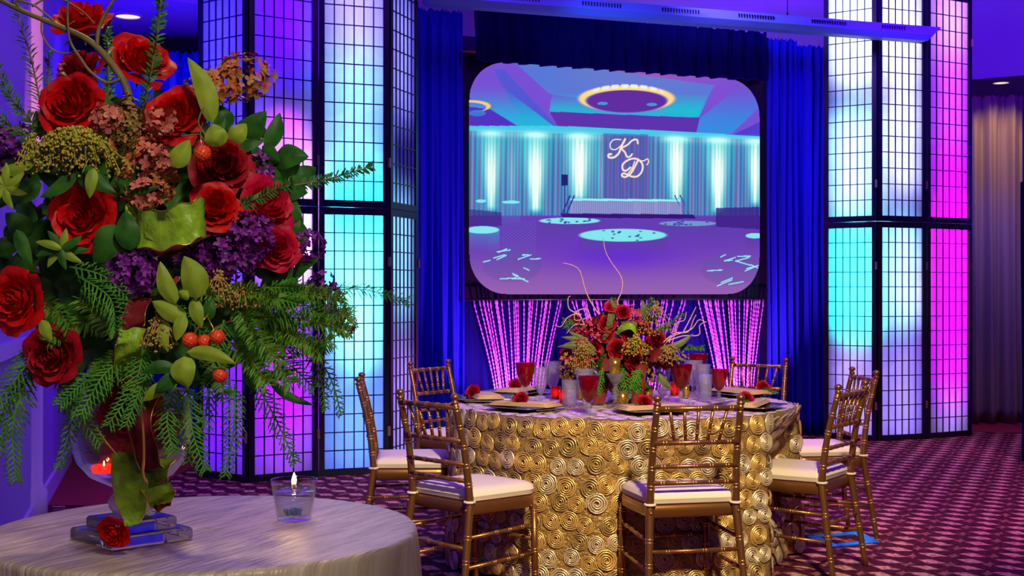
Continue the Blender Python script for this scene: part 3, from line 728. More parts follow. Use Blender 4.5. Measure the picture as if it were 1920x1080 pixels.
chairs = [((-.35, 5.48), (.72, .69), 'gold bamboo-style chair in front of the table at left, nearest the foreground table'),
          ((.765, 5.30), (-.20, .98), 'gold bamboo-style chair at front centre, its back to the camera'),
          ((1.585, 6.06), (-.82, .57), 'gold bamboo-style chair on the right side of the table, nearest the camera'),
          ((1.935, 7.14), (-1, -.10), 'gold bamboo-style chair at the right rear, half hidden by the nearer right chair'),
          ((1.60, 8.38), (-.50, -.86), 'gold bamboo-style chair behind the table in front of the right bead strands'),
          ((-.50, 8.0), (.80, -.60), 'gold bamboo-style chair behind the table at left, before the dark blue curtain'),
          ((-.765, 6.62), (.995, .07), 'gold bamboo-style chair seen edge-on at far left beside the cyan folding screen')]
SEATS = []
for bc, nrm, lb in chairs:
    n_ = Vector(nrm).normalized(); c = Vector(bc)+n_*.26; SEATS.append((c.x, c.y, n_.x, n_.y))
base = make_chair()
for i, (bc, nrm, lb) in enumerate(chairs):
    o = base if i == 0 else copy_tree(base)
    n_ = Vector(nrm).normalized(); c = Vector(bc)+n_*.26
    o.location = (c.x, c.y, 0); o.rotation_euler = (0, 0, math.atan2(n_.y, n_.x)-PI/2)
    tag(o, lb, 'chair', 'gold chairs around the dining table')

# ------------------------------------------------------------------ dining table cloth with rosettes
cl = tag(empty('tablecloth', (TC.x, TC.y, 0)), 'gold satin tablecloth covered in swirled rosettes on the round dining table', 'tablecloth')
def skirt(th, z):
    f = 1-z/.755; f = max(0, f)
    fold = .5*math.sin(9*th+1.1)+.35*math.sin(14*th+.4)+.25*math.sin(5*th+2)
    r = TR+.012*math.sin(min(1, f*6)*PI/2)+f**.7*(.012+.034*fold)
    # the cloth gives way where a chair seat is pushed against it
    w = min(1, max(0, (.745-z)/.22))
    if w > 0:
        rin = r
        for (cx, cy, nx_, ny_) in SEATS:
            x, y = TC.x+r*math.cos(th), TC.y+r*math.sin(th); dx_, dy_ = x-cx, y-cy
            lx = dx_*ny_-dy_*nx_; ly = dx_*nx_+dy_*ny_
            if abs(lx) < .33 and ly < .5:
                # smallest radius that still clears the seat front along this ray
                k = math.cos(th)*nx_+math.sin(th)*ny_
                if k < -.2:
                    need = (.235-((TC.x-cx)*nx_+(TC.y-cy)*ny_))/k
                    g_ = 1-max(0, abs(lx)-.20)/.13; g_ = g_*g_*(3-2*g_)
                    rin = min(rin, r+(min(need, r)-r)*g_)
        w *= .45+.55*min(1, max(0, (z-.15)/.28))
        r = r+(max(rin, .55)-r)*w
    return r
def cloth(u, v):
    th = 2*PI*u
    if v < .3: r = TR*v/.3*.985; return (r*math.cos(th), r*math.sin(th), .757)
    z = .757*(1-(v-.3)/.7)+.006*(v > .99); z = .752-(.752-.012)*(v-.3)/.7
    r = skirt(th, z); return (r*math.cos(th), r*math.sin(th), z)
b = MB(); b.grid(cloth, 240, 40); b.build('cloth', M['gold_cloth'], cl)
def rosette_mb(turns=4.2, seg=13):
    mb = MB(); n = int(turns*seg); vs = []; fs = []; rd = random.Random(5)
    for i in range(n+1):
        a = 2*PI*i/seg; f = i/n; r = .06+.86*f; w = .86/turns
        dome = .12*(1-f*f)
        jt = 1+.04*rd.uniform(-1, 1)
        for (dr, z) in ((-.02, .0), (w*.30, .24), (w*.62, .02)):
            rr_ = (r+dr)*jt; vs.append((rr_*math.cos(a), rr_*math.sin(a), dome+z-.02))
    for i in range(n):
        for k in range(2): fs.append((i*3+k, (i+1)*3+k, (i+1)*3+k+1, i*3+k+1))
    mb.add(vs, fs); return mb
rmesh = [rosette_mb(5).mesh('rosette', M['rosette1']), rosette_mb(4.6).mesh('rosette', M['rosette2']), rosette_mb(3.9).mesh('rosette', M['rosette3']), rosette_mb(4.2).mesh('rosette', M['rosette2']), rosette_mb(4.4).mesh('rosette', M['rosette1'])]
rd = random.Random(11); spots = []
row = 0; z = .715
while z > .02:
    na = 64; 
    for k in range(na):
        th = 2*PI*(k+.5*(row % 2)+rd.uniform(-.16, .16))/na; zz = z+rd.uniform(-.014, .014)
        spots.append((th, max(.045, zz), rd.uniform(.041, .053)))
    z -= .084; row += 1
def surf(th, z):
    e = .004; r = skirt(th, z); p = Vector((r*math.cos(th), r*math.sin(th), z))
    r2 = skirt(th+e, z); q = Vector((r2*math.cos(th+e), r2*math.sin(th+e), z)); r3 = skirt(th, z+e); s_ = Vector((r3*math.cos(th), r3*math.sin(th), z+e))
    tx = (q-p).normalized(); tz = (s_-p).normalized(); n_ = tx.cross(tz).normalized()
    return p, n_
def view_key(sp_):
    th = sp_[0]; return math.cos(th)*(-TC.x)+math.sin(th)*(-TC.y)   # facing the camera first
spots.sort(key=view_key, reverse=True)
rest = MB(); rm0 = rosette_mb(3.2, 9)
for i, (th, z, rs_) in enumerate(spots):
    p, n_ = surf(th, z); p = p+n_*.002
    qn = Vector((0, 0, 1)).rotation_difference(n_) @ Quaternion((0, 0, 1), rd.uniform(0, 6.28))
    if i < 300: link('rosette', rmesh[rd.randrange(5)], cl, p, qn, (rs_, rs_, rs_*.8))
    else:
        mm = Matrix.Translation(p) @ qn.to_matrix().to_4x4() @ Matrix.Diagonal((rs_, rs_, rs_*.62, 1))
        rest.add([mm @ Vector(v) for v in rm0.v], rm0.f)
rest.build('rosettes', M['rosette1'], cl)['kind'] = 'stuff'
topr = MB()
for i in range(11):
    for j in range(22):
        r = .045+i*.082; na = max(1, int(2*PI*r/.09))
        if j >= na: break
for i in range(11):
    r = .0+i*.083; na = max(1, int(2*PI*r/.092))
    for j in range(na):
        a = 2*PI*(j+rd.uniform(-.15, .15))/na+i
        if r > .85: continue
        mm = Matrix.Translation((r*math.cos(a), r*math.sin(a), .757)) @ Matrix.Rotation(rd.uniform(0, 6), 4, 'Z') @ Matrix.Diagonal((.044, .044, .020, 1))
        topr.add([mm @ Vector(v) for v in rm0.v], rm0.f)
o = topr.build('top_rosettes', M['rosette2'], cl); o['kind'] = 'stuff'
ZT_ = .766   # resting height on the table
def tt_at(px_, py_):          # point on the table top seen at a picture position
    D = F*(HC-ZT_)/(py_-HY); return Vector(((px_-960)/F*D, D, ZT_))

# ------------------------------------------------------------------ place settings
def rsq(w, r, n=5, pinch=0):
    out = []
    for i, (sx, sy) in enumerate(((1, 1), (-1, 1), (-1, -1), (1, -1))):
        c = Vector((sx*(w-r), sy*(w-r)))
        for k in range(n+1):
            a = PI/2*i+PI/2*k/n; out.append(c+Vector((math.cos(a)*r, math.sin(a)*r)))
    return out
def plate_mb():
    mb = MB(); vs = []; O = rsq(1, .22); n = len(O)
    for s_, z in ((.35, 0), (.62, 0), (.72, .006), (1.0, .016), (1.0, .019), (.71, .009), (.6, .004), (0.001, .004)):
        for p in O: vs.append((p.x*s_*.155, p.y*s_*.155, z))
    fs = [(i*n+k, i*n+(k+1) % n, (i+1)*n+(k+1) % n, (i+1)*n+k) for i in range(7) for k in range(n)]+[tuple(reversed(range(n)))]
    mb.add(vs, fs); return mb
plate_me = plate_mb().mesh('charger_plate', M['charger'])
def napkin_mb():
    mb = MB()
    for i, (w, l, z) in enumerate(((.075, .17, .022), (.068, .16, .028), (.06, .15, .034))):
        O = rsq(1, .12, 2); n = len(O); vs = []
        for s_, zz in ((1, 0), (1.02, .003), (.97, .0058)):
            for p in O: vs.append((p.x*w*s_, p.y*l*s_, z+zz+.004*math.sin(p.y*3)))
        fs = [(a*n+k, a*n+(k+1) % n, (a+1)*n+(k+1) % n, (a+1)*n+k) for a in range(2) for k in range(n)]+[tuple(reversed(range(n))), tuple(2*n+k for k in range(n))]
        mb.add(vs, fs)
    return mb
nap_me = napkin_mb().mesh('napkin', M['napkin'])
# rose petals, unit size
PL = [(.80, .62, .80, .34, 5), (.66, .80, .78, .20, 5), (.50, .90, .88, .10, 4), (.36, .94, .95, .04, 4), (.22, .95, 1.25, .0, 3), (.11, .93, 2.0, .0, 2)]
def petal_fn(R, H, w, curl, sd=0):
    def fn(u, v):
        uu = u*2-1
        r = R*(.22+.78*math.sin(min(v, .7)/.7*PI/2)); c = max(0, (v-.6)/.4)
        wv = w*(.5+.5*math.sin(PI*min(1, v*1.15)/2))*math.sqrt(max(.02, 1-(max(0, v-.72)/.28)**2*.62))
        r += curl*c**1.5+.075*uu*R+.02*math.sin(3.7*uu+sd); th = uu*wv
        z = -.5+H*v-.16*H*v*uu*uu-curl*.5*c*c+.035*math.sin(6*uu+sd*2)*v
        return (r*math.cos(th), r*math.sin(th), z)
    return fn
PM = {}
def petal_mesh(k, m):
    key = (k, m.name)
    if key not in PM:
        R, H, w, curl, n = PL[k]; mb = MB(); mb.grid(petal_fn(R, H, w, curl, k), 7, 6); PM[key] = mb.mesh('petal', m)
    return PM[key]
def rose_joined(m, name='rose'):
    mb = MB(); g = 0
    for k, (R, H, w, curl, n) in enumerate(PL):
        for i in range(n):
            a0 = 2*PI*i/n+k*.7; t_ = MB(); t_.grid(petal_fn(R, H, w, curl, k+i), 5, 4)
            Rm = Matrix.Rotation(a0, 3, 'Z'); mb.add([Rm @ Vector(v) for v in t_.v], t_.f)
    return mb.mesh(name, m)
rose_j = rose_joined(M['rose']); rose_jd = rose_joined(M['rose_dark']); rose_jp = rose_joined(M['rose_pink'])
def qdir(d): return Vector((0, 0, 1)).rotation_difference(Vector(d).normalized())
def leaf_mb(l, w, bend=.2, fold=.25, tip=1.0, n=8):
    mb = MB()
    def fn(u, v):
        uu = u*2-1; ww = w*math.sin(PI*min(.999, v**.8))**.8*(1-.15*v)
        a = bend*v*v
        return (uu*ww, l*v*math.cos(a*.6), fold*abs(uu)*ww-l*a*v*.6+.03*l*math.sin(7*v+uu*2)*.4)
    mb.grid(fn, 4, n); return mb
leaf_meshes = [leaf_mb(.07, .016, .6).mesh('leaf', M['leaf']), leaf_mb(.07, .019, .3).mesh('leaf', M['leaf']), leaf_mb(.06, .02, .5).mesh('leaf', M['leaf_light']), leaf_mb(.08, .02, .8).mesh('leaf', M['leaf_light'])]
def needle_sprig(L_, n, nl, m_, name, r=.0014, droop=.25, w=.0016, flat=False, ang=.8):
    mb = MB(); pts = [Vector((0, L_*f, -droop*L_*f*f)) for f in [i/8 for i in range(9)]]; mb.tube(pts, [r*(1-.6*i/8) for i in range(9)], 5)
    rd_ = random.Random(n)
    for i in range(n):
        f = .04+.96*i/n; p = Vector((0, L_*f, -droop*L_*f*f)); a = i*2.4 if not flat else (0 if i % 2 else PI)+rd_.uniform(-.35, .35)
        out = Vector((math.cos(a), 0, math.sin(a))); d = (out*math.sin(ang)+Vector((0, 1, 0))*math.cos(ang)).normalized(); ln = nl*(1-.45*f)*rd_.uniform(.8, 1.15)
        s_ = d.cross(Vector((0, 1, 0))).normalized()*w; q = p+d*ln
        mb.add([p-s_, p+s_, p+d*ln*.6+s_*.9, q, p+d*ln*.6-s_*.9], [(0, 1, 2, 3, 4)])
    return mb.mesh(name, m_)
sprig_small = needle_sprig(.06, 40, .02, M['fir'], 'greenery')
settings = [((.064, 6.17), 'front left', (975, 757), .0), ((-.14, 6.68), 'left', (886, 738), .2), ((.03, 7.12), 'rear left', (965, 712), .5),
            ((.65, 6.02), 'front centre', (1208, 761), -.1), ((1.14, 6.22), 'front right', (1398, 750), -.3), ((1.24, 7.0), 'rear right', (1430, 731), -.5)]
wh = {'front left': 'in front of the left front chair', 'left': 'at the left edge of the table', 'rear left': 'at the rear left by the beads', 'front centre': 'behind the front centre chair', 'front right': 'at the right front edge of the table', 'rear right': 'at the rear right before the far chair'}
for i, ((x, y), nm, rp, tw) in enumerate(settings):
    d = (Vector((x, y))-TC).normalized(); rz = math.atan2(d.y, d.x)-PI/2+tw*.3
    p = link('charger_plate', plate_me, None, (x, y, ZT_)); p.rotation_euler = (0, 0, rz+.1)
    tag(p, 'square pewter charger plate '+wh[nm], 'plate', 'square charger plates')
    q = link('napkin', nap_me, None, (x, y, ZT_-.004)); q.rotation_euler = (0, 0, rz+PI/2+.25)
    tag(q, 'folded gold napkin on the plate '+wh[nm], 'napkin', 'gold napkins')
    rt = empty('rose_stem', (x, y, ZT_+.05), rz); tag(rt, 'single red rose laid on the napkin '+wh[nm], 'rose', 'single roses on the napkins')
    off = Vector(((rp[0]-960)/F*y, y-.03, 0)); 
    lx = Vector((off.x-x, -.03, .0)); lx.x = max(-.14, min(.14, lx.x))
    lx = Matrix.Rotation(-rz, 3, 'Z') @ lx
    link('bloom', rose_jd, rt, lx, qdir(Matrix.Rotation(-rz, 3, 'Z') @ Vector((-.35 if i < 3 else .2, -.75, .55))), .037)
    sd_ = -1 if i in (3,) else 1
    b = MB(); b.tube([lx, lx+Vector((.05, .0, -.018)), lx+Vector((.13, .01, -.026))], .0022, 6); b.build('stem', M['stem'], rt)
    for k in range(4):
        o = link('greenery', sprig_small, rt, lx+Vector((.01, .0, -.015)), Quaternion((0, 0, 1), -PI/2+(-.6+.4*k)*1.2), 1.2)
    # fork and knife
    cr = Vector((math.cos(rz), math.sin(rz)))
    fk = empty('fork', (x-cr.x*.18, y-cr.y*.18, ZT_+.008), rz+PI); tag(fk, 'silver fork beside the plate '+wh[nm], 'fork', 'silver forks')
    b = MB(); b.box((0, -.03, .002), (.008, .12, .003)); b.box((0, .04, .002), (.022, .03, .003)); b.build('handle', M['silver'], fk, smooth=False)
    for k in range(4):
        b = MB(); b.box((-.009+.006*k, .075, .003), (.0028, .05, .002)); b.build('tine', M['silver'], fk, smooth=False)

# ------------------------------------------------------------------ glasses and candles
def goblet(base_px, base_py, rim_py, rim_w, m_, kind, label, group, stem=.40, flare=1.0):
    p = tt_at(base_px, base_py); s_ = F/p.y; H = (base_py-rim_py)/s_; R = rim_w/2/s_
    t = tag(empty(kind, p), label, 'glass', group); st = H*stem
    b = MB(); b.lathe([(R*.78, 0), (R*.75, .004), (R*.3, .008), (.008, .014), (.012, st*.35), (.008, st*.5), (.013, st*.68), (.008, st*.85), (.012, st)], n=12); b.build('stem', M['crystal'], t, smooth=False)
    b = MB(); h = H-st
    if flare > 1: pr = [(.008, st), (R*.45, st+h*.12), (R*.72, st+h*.35), (R*.78, st+h*.65), (R*.88, st+h*.88), (R, H)]
    else: pr = [(.008, st), (R*.42, st+h*.10), (R*.68, st+h*.3), (R*.85, st+h*.6), (R*.94, st+h*.85), (R, H)]
    pr2 = pr+[(R*.97, H)]+[(max(r-.002, .001), z+.001) for r, z in reversed(pr[:-1])]
    b.lathe(pr2, n=36, rf=(lambda a: 1+.02*math.cos(12*a)) if m_ is M['crystal'] else None); b.build('bowl', m_, t, smooth=m_ is not M['crystal']); return t
g = 'red wine goblets'
goblet(985, 758, 680, 39, M['redglass'], 'goblet', 'ruby red goblet with clear stem at left, before the bead strands', g, .42)
goblet(1104, 776, 705, 42, M['redglass'], 'goblet', 'ruby red goblet nearest the table front, left of the gold votive', g, .30)
goblet(1277, 757, 683, 43, M['redglass'], 'goblet', 'ruby red goblet right of the flowers, on a faceted stem', g, .36)
goblet(1348, 750, 692, 35, M['redglass'], 'goblet', 'rightmost ruby red goblet, near the far chair', g, .30)
goblet(1308, 736, 663, 39, M['redglass'], 'goblet', 'ruby red goblet at the rear right, rising above the clear ones', g, .55)
g = 'clear cut crystal goblets'
goblet(1036, 744, 677, 36, M['crystal'], 'goblet', 'clear crystal goblet at the rear left beside the flowers', g, .22, 1.2)
goblet(1014, 757, 688, 32, M['crystal'], 'goblet', 'clear crystal goblet just right of the left red goblet', g, .25, 1.2)
goblet(1096, 763, 692, 38, M['crystal'], 'goblet', 'clear crystal goblet directly behind the front red goblet', g, .25, 1.2)
goblet(1242, 753, 690, 34, M['crystal'], 'goblet', 'tall clear crystal goblet left of the faceted red goblet', g, .12, 1.2)
goblet(1300, 742, 676, 36, M['crystal'], 'goblet', 'clear crystal goblet just below the rearmost red goblet, left of its twin', g, .25, 1.2)
goblet(1318, 746, 683, 30, M['crystal'], 'goblet', 'clear crystal goblet directly behind the right tumbler, right of its twin', g, .25, 1.2)
def cup(bpx, bpy_, rim_py, w, m_, kind, label, cat, group, z0=None, flame=None, p=None, H=None, R=None):
    if p is None:
        p = tt_at(bpx, bpy_); s_ = F/p.y; H = (bpy_-rim_py)/s_; R = w/2/s_
    t = tag(empty(kind, p), label, cat, group)
    b = MB(); b.lathe([(0, .001), (R*.86, 0), (R*.90, .004), (R*.97, H*.6), (R, H), (R*.95, H), (R*.92, H*.6), (R*.84, .008), (0, .008)], n=24); b.build('cup', m_, t)
    if flame:
        b = MB(); b.lathe([(0, .009), (R*.7, .010), (R*.7, .02), (0, .021)], n=16); b.build('candle', M['wax'], t)
        b = MB(); b.lathe([(0, .022), (.005, .027), (.0062, .034), (.003, .046), (0, .053)], n=10); b.build('flame', M['votive_flame'], t)
        lamp('POINT', tuple(p+Vector((0, 0, .04))), None, (1, .5, .12), .35, .006)
    return t
g = 'clear tumblers'
cup(1068, 762, 712, 30, M['crystal'], 'tumbler', 'clear glass tumbler glowing with candlelight, left of the front red goblet', 'glass', g)
cup(1322, 752, 702, 27, M['crystal'], 'tumbler', 'clear cut tumbler left of the rightmost red goblet', 'glass', g)
g = 'candle votives'
cup(1042, 748, 724, 19, M['redcup'], 'votive_candle', 'red glass votive with flame at the left of the flowers', 'candle', g, flame=1)
cup(1056, 755, 731, 16, M['redcup'], 'votive_candle', 'red glass votive partly behind the glowing tumbler', 'candle', g, flame=1)
cup(1265, 741, 716, 19, M['redcup'], 'votive_candle', 'red glass votive right of the flowers between two goblets', 'candle', g, flame=1)
cup(1167, 767, 734, 22, M['goldcup'], 'votive_candle', 'gold votive standing on the cloth below the crystal pedestal', 'candle', g, flame=1)
cup(1214, 750, 723, 22, M['goldcup'], 'votive_candle', 'gold votive right of the red ribbon tail', 'candle', g, flame=1)
cup(1088, 748, 722, 16, M['goldcup'], 'votive_candle', 'gold votive peeking out left of the front red goblet', 'candle', g, flame=1)
cup(1286, 746, 721, 14, M['goldcup'], 'votive_candle', 'small gold votive between the goblets at right', 'candle', g, flame=1)
pp = tt_at(1154, 762); s_ = F/pp.y
t = tag(empty('candle_pedestal', pp), 'crystal pedestal candle holder in front of the flowers', 'candle holder')
b = MB(); hh = 62/s_; b.lathe([(.045, 0), (.045, .006), (.016, .016), (.010, .03), (.018, .045), (.010, .06), (.017, .08), (.009, hh*.62), (.02, hh*.72), (.043, hh*.93), (.047, hh), (.043, hh), (.02, hh*.8), (0, hh*.76)], n=24); b.build('pedestal', M['crystal'], t)
cup(0, 0, 0, 0, M['goldcup'], 'votive_candle', 'gold votive raised on top of the crystal pedestal', 'candle', g, flame=1, p=pp+Vector((-.004, 0, hh*.985)), H=29/s_, R=.029)
# ------------------------------------------------------------------ flower generators
def stock_mb(rx, ry, rz, n, fs, seed, m_, name, open_=.5):
    rd_ = random.Random(seed); mb = MB()
    for i in range(n):
        zc = rd_.uniform(-1, 1); a = rd_.uniform(0, 2*PI); q = math.sqrt(1-zc*zc); sc_ = rd_.uniform(.72, 1.0)
        c = Vector((q*math.cos(a)*rx, q*math.sin(a)*ry, zc*rz))*sc_; nrm = Vector((c.x/rx, c.y/ry, c.z/rz)).normalized()
        Q = qdir((nrm+Vector([rd_.uniform(-.4, .4) for _ in range(3)])).normalized()) @ Quaternion((0, 0, 1), rd_.uniform(0, 6))
        f = fs*rd_.uniform(.7, 1.2)
        vs = []; fc = []
        for k in range(4):
            a0 = k*PI/2; up_ = open_*f*rd_.uniform(.6, 1.4)
            P = [(0, 0, 0), (f*.45, -f*.38, up_*.5), (f*1.0, -f*.30, up_), (f*1.08, f*.05, up_*.8), (f*.95, f*.36, up_), (f*.45, f*.38, up_*.5)]
            R2 = Matrix.Rotation(a0, 3, 'Z'); b0 = len(vs)
            vs += [c+Q @ (R2 @ Vector(p)) for p in P]; fc += [(b0, b0+1, b0+2, b0+3), (b0, b0+3, b0+4, b0+5)]
        mb.add(vs, fc)
    return mb.mesh(name, m_)
def bud_mb(pts_list, r, n, m_, name, seed, droop=1.0):
    """sprays of small buds along arching sprigs"""
    rd_ = random.Random(seed); mb = MB()
    oc = [(1, 0, 0), (0, 1, 0), (-1, 0, 0), (0, -1, 0), (0, 0, 1.5), (0, 0, -1.5)]
    of = [(0, 1, 4), (1, 2, 4), (2, 3, 4), (3, 0, 4), (1, 0, 5), (2, 1, 5), (3, 2, 5), (0, 3, 5)]
    for pts in pts_list:
        sp_ = spline(pts, 5); mb.tube(sp_, [.0013]*len(sp_), 4)
        for i in range(n):
            f = i/(n-1)*(len(sp_)-1.001); j = int(f); p = sp_[j].lerp(sp_[j+1], f-j)+Vector([rd_.uniform(-1, 1)*r*2.2 for _ in range(3)])
            q = Quaternion((rd_.uniform(-1, 1), rd_.uniform(-1, 1), rd_.uniform(-1, 1)), rd_.uniform(0, 3)); rr_ = r*rd_.uniform(.6, 1.15)
            mb.add([p+q @ (Vector(v)*rr_) for v in oc], of)
    return mb.mesh(name, m_)
def cedar_mb(p0, p1, bend, L1, n1, side, seed, m_, r=.0021, name='cedar_spray'):
    rd_ = random.Random(seed); p0 = Vector(p0); p1 = Vector(p1); mid = (p0+p1)/2+Vector(bend); mb = MB()
    sp_ = spline([p0, mid, p1], 8); N = len(sp_); mb.tube(sp_, [r*1.2*(1-.5*i/N) for i in range(N)], 5)
    side = Vector(side).normalized()
    for i in range(n1):
        f = .08+.9*i/n1; k = f*(N-1.001); j = int(k); p = sp_[j].lerp(sp_[j+1], k-j); t_ = (sp_[j+1]-sp_[j]).normalized()
        sg = 1 if i % 2 else -1; ln = L1*(1-.65*f)*rd_.uniform(.75, 1.1)*(.5+.5*min(1, f*4))
        d = (side*sg*.75+t_*.65+Vector([rd_.uniform(-.12, .12) for _ in range(3)])).normalized()
        q = p+d*ln+Vector((0, 0, -.12*ln)); mb.tube([p, p.lerp(q, .5)+Vector((0, 0, .02*ln)), q], [r, r*.9, r*.45], 4)
        m2 = max(2, int(ln/.009))
        for h in range(m2):
            g_ = (h+1)/(m2+1); pp_ = p.lerp(q, g_); s2 = 1 if h % 2 else -1
            d2 = (side*sg*.35+t_*(1.0 if s2 > 0 else -.1)+side*s2*sg*.2).normalized() if s2 > 0 else (side*sg*1.0+t_*.05).normalized()
            l2 = .013*(1.15-g_)*(.5+L1*8)*rd_.uniform(.8, 1.2); l2 = min(l2, .02)
            mb.tube([pp_, pp_+d2*l2], [r*.85, r*.4], 4)
    return mb.mesh(name, m_)
def fir_mb(p0, p1, bend, nl, n, side, seed, m_, w=.0013, flat=.35, name='fir_branch', r=.002):
    rd_ = random.Random(seed); p0 = Vector(p0); p1 = Vector(p1); mid = (p0+p1)/2+Vector(bend); mb = MB()
    sp_ = spline([p0, mid, p1], 8); N = len(sp_); mb.tube(sp_, [r*(1-.5*i/N) for i in range(N)], 5, mi=1)
    side = Vector(side).normalized()
    for i in range(n):
        f = .03+.97*i/n; k = f*(N-1.001); j = int(k); p = sp_[j].lerp(sp_[j+1], k-j); t_ = (sp_[j+1]-sp_[j]).normalized()
        up_ = side.cross(t_).normalized(); sg = 1 if i % 2 else -1
        a = rd_.gauss(0, flat); o_ = side*sg*math.cos(a)+up_*math.sin(a)
        d = (o_*.85+t_*.55).normalized(); ln = nl*rd_.uniform(.75, 1.1)*(1-.3*f)
        s_ = d.cross(Vector((0, 1, 0))); s_ = (s_.normalized() if s_.length > .01 else side)*w; q = p+d*ln+Vector((0, 0, -.1*ln))
        mb.add([p-s_*.5, p+s_*.5, p+d*ln*.6+s_, q, p+d*ln*.6-s_], [(0, 1, 2, 3, 4)])
    return mb.mesh(name, [m_, M['bark']])

# ------------------------------------------------------------------ big foreground arrangement
VX, VY = -.865, 2.93
FA = tag(empty('flower_arrangement', (VX, VY, 1.05)), 'tall arrangement of red roses, purple stock and cedar in the foreground glass vase', 'flower arrangement')
FO = FA.location.copy()
CORE = at(255, 470, 2.93)
def L(p): return Vector(p)-FO
def facing(px_, py_, k=.9):
    return Vector(((px_-255)/300*k, -1.0, -(py_-440)/400*k)).normalized()
def big_rose(px_, py_, D, dpx, m_='rose', d=None, sc=(1, 1, 1), lb=None, spin=0, rot=0):
    s_ = F/D; R = dpx/2/s_/1.02; dr = facing(px_, py_) if d is None else Vector(d).normalized()
    Q = qdir(dr) @ Quaternion((0, 0, 1), rot)
    c = L(at(px_, py_, D)); mb = MB()
    # calyx, hip and a stem running back towards the vase core
    mb.lathe([(.0, -.62), (.16, -.6), (.22, -.52), (.2, -.44), (0, -.42)], n=10)
    for k in range(5):
        a = 2*PI*k/5; R2 = Matrix.Rotation(a, 3, 'Z')
        mb.add([R2 @ Vector(p) for p in ((.1, -.09, -.56), (.1, .09, -.56), (.5, .07, -.55), (.8, 0, -.66), (.5, -.07, -.55))], [(0, 1, 2, 3, 4)])
    r_ = mb.build('rose', M['stem'], FA); r_.location = c; r_.rotation_mode = 'QUATERNION'; r_.rotation_quaternion = Q; r_.scale = (R*sc[0], R*sc[1], R*sc[2])
    if lb: r_['label'] = lb
    rd_ = random.Random(int(px_*7+py_))
    for k, (PR, PH, Pw, Pc, n) in enumerate(PL):
        for i in range(n):
            a0 = 2*PI*(i+rd_.uniform(-.12, .12))/n+k*.7+spin
            tilt = Quaternion((rd_.uniform(-1, 1), rd_.uniform(-1, 1), 0), rd_.uniform(-.12, .12) if k < 3 else rd_.uniform(-.04, .04))
            s1 = rd_.uniform(.93, 1.06) if k < 4 else 1
            link('petal', petal_mesh(k, M[m_]), r_, (0, 0, rd_.uniform(-.03, .03)), tilt @ Quaternion((0, 0, 1), a0), s1)
    return r_
big_rose(148, 33, 2.72, 118, 'rose', (-.1, -.55, .9), (.95, .95, 1.1), 'red rose at the very top of the arrangement, seen from the side')
big_rose(150, 122, 2.70, 102, 'rose_dark', (-.1, -.6, .8), (.9, .9, 1.05), 'smooth half-open red rose below the top one')
big_rose(268, 110, 2.78, 118, 'rose', (.5, -.75, .7), (1, 1, .95), 'ragged red rose behind the upright needle spike')
big_rose(132, 194, 2.60, 122, 'rose', (-.1, -1, .35), (1, 1, 1), 'open red rose at the upper left')
big_rose(328, 216, 2.64, 114, 'rose', (.15, -1, .45), (1, 1, 1), 'red rose right of the green hydrangea')
big_rose(418, 308, 2.66, 116, 'rose_dark', (.4, -1, .3), (1, 1, 1), 'darker crimson rose at the right side')
big_rose(153, 406, 2.56, 124, 'rose', (-.1, -1, .12), (1, 1, 1), 'wide open red rose at the left middle, facing the camera')
big_rose(402, 388, 2.58, 98, 'rose', (.25, -1, .3), (.95, .95, 1.05), 'bright red rose right of the green ribbon loop')
big_rose(505, 386, 2.66, 108, 'rose_pink', (.75, -.7, .25), (1, 1, 1.1), 'pinkish red rose turned to the right')
big_rose(520, 466, 2.64, 92, 'rose_pink', (.35, -1, .05), (.9, .9, 1), 'pinkish red rose above the fir branches')
big_rose(28, 562, 2.58, 116, 'rose', (-.35, -1, -.05), (1, 1, 1), 'red rose cut by the left edge of the view')
big_rose(97, 668, 2.56, 108, 'rose_dark', (-.2, -1, -.1), (1, 1, 1), 'crimson rose at the lower left')
big_rose(237, 775, 2.80, 120, 'rose_dark', (0, -1, -.1), (1, 1, 1), 'dark red rose seen low through the vase')
# small red blooms tucked in
rose_half = rose_jd
for (x, y, D, d, dr) in ((366, 205, 2.72, 36, (.3, -1, .3)), (380, 288, 2.55, 34, (0, -1, .2))):
    pass
# pincushion balls
ball = MB(); ball.lathe([(1*math.sin(PI*i/10), -math.cos(PI*i/10)) for i in range(11)], n=16)
for i in range(90):
    zc = 1-2*(i+.5)/90; a = i*2.39996; q = math.sqrt(1-zc*zc); c = Vector((q*math.cos(a), q*math.sin(a), zc)); 
    s_ = c.orthogonal().normalized()*.11; t_ = c.cross(s_).normalized()*.11
    ball.add([c+s_, c+t_, c-s_, c-t_, c*1.16], [(0, 1, 4), (1, 2, 4), (2, 3, 4), (3, 0, 4)])
ball_me = ball.mesh('berry', M['berry'])
for (x, y, D, d, sx, sy) in ((356, 638, 2.46, 31, 430, 560), (383, 640, 2.47, 27, 440, 600), (408, 632, 2.45, 29, 380, 575), (413, 704, 2.46, 30, 350, 665), (380, 288, 2.50, 34, 380, 230)):
    o = link('berry', ball_me, FA, L(at(x, y, D)), None, d/2/(F/D)/1.1)
    b = MB(); b.tube(spline([L(at(x, y, D)), L(at((x+sx)/2-4, (y+sy)/2-8, D+.01)), L(at(sx, sy, D+.12))], 5), .0013, 5); b.build('berry_stem', M['wire'], o.parent)
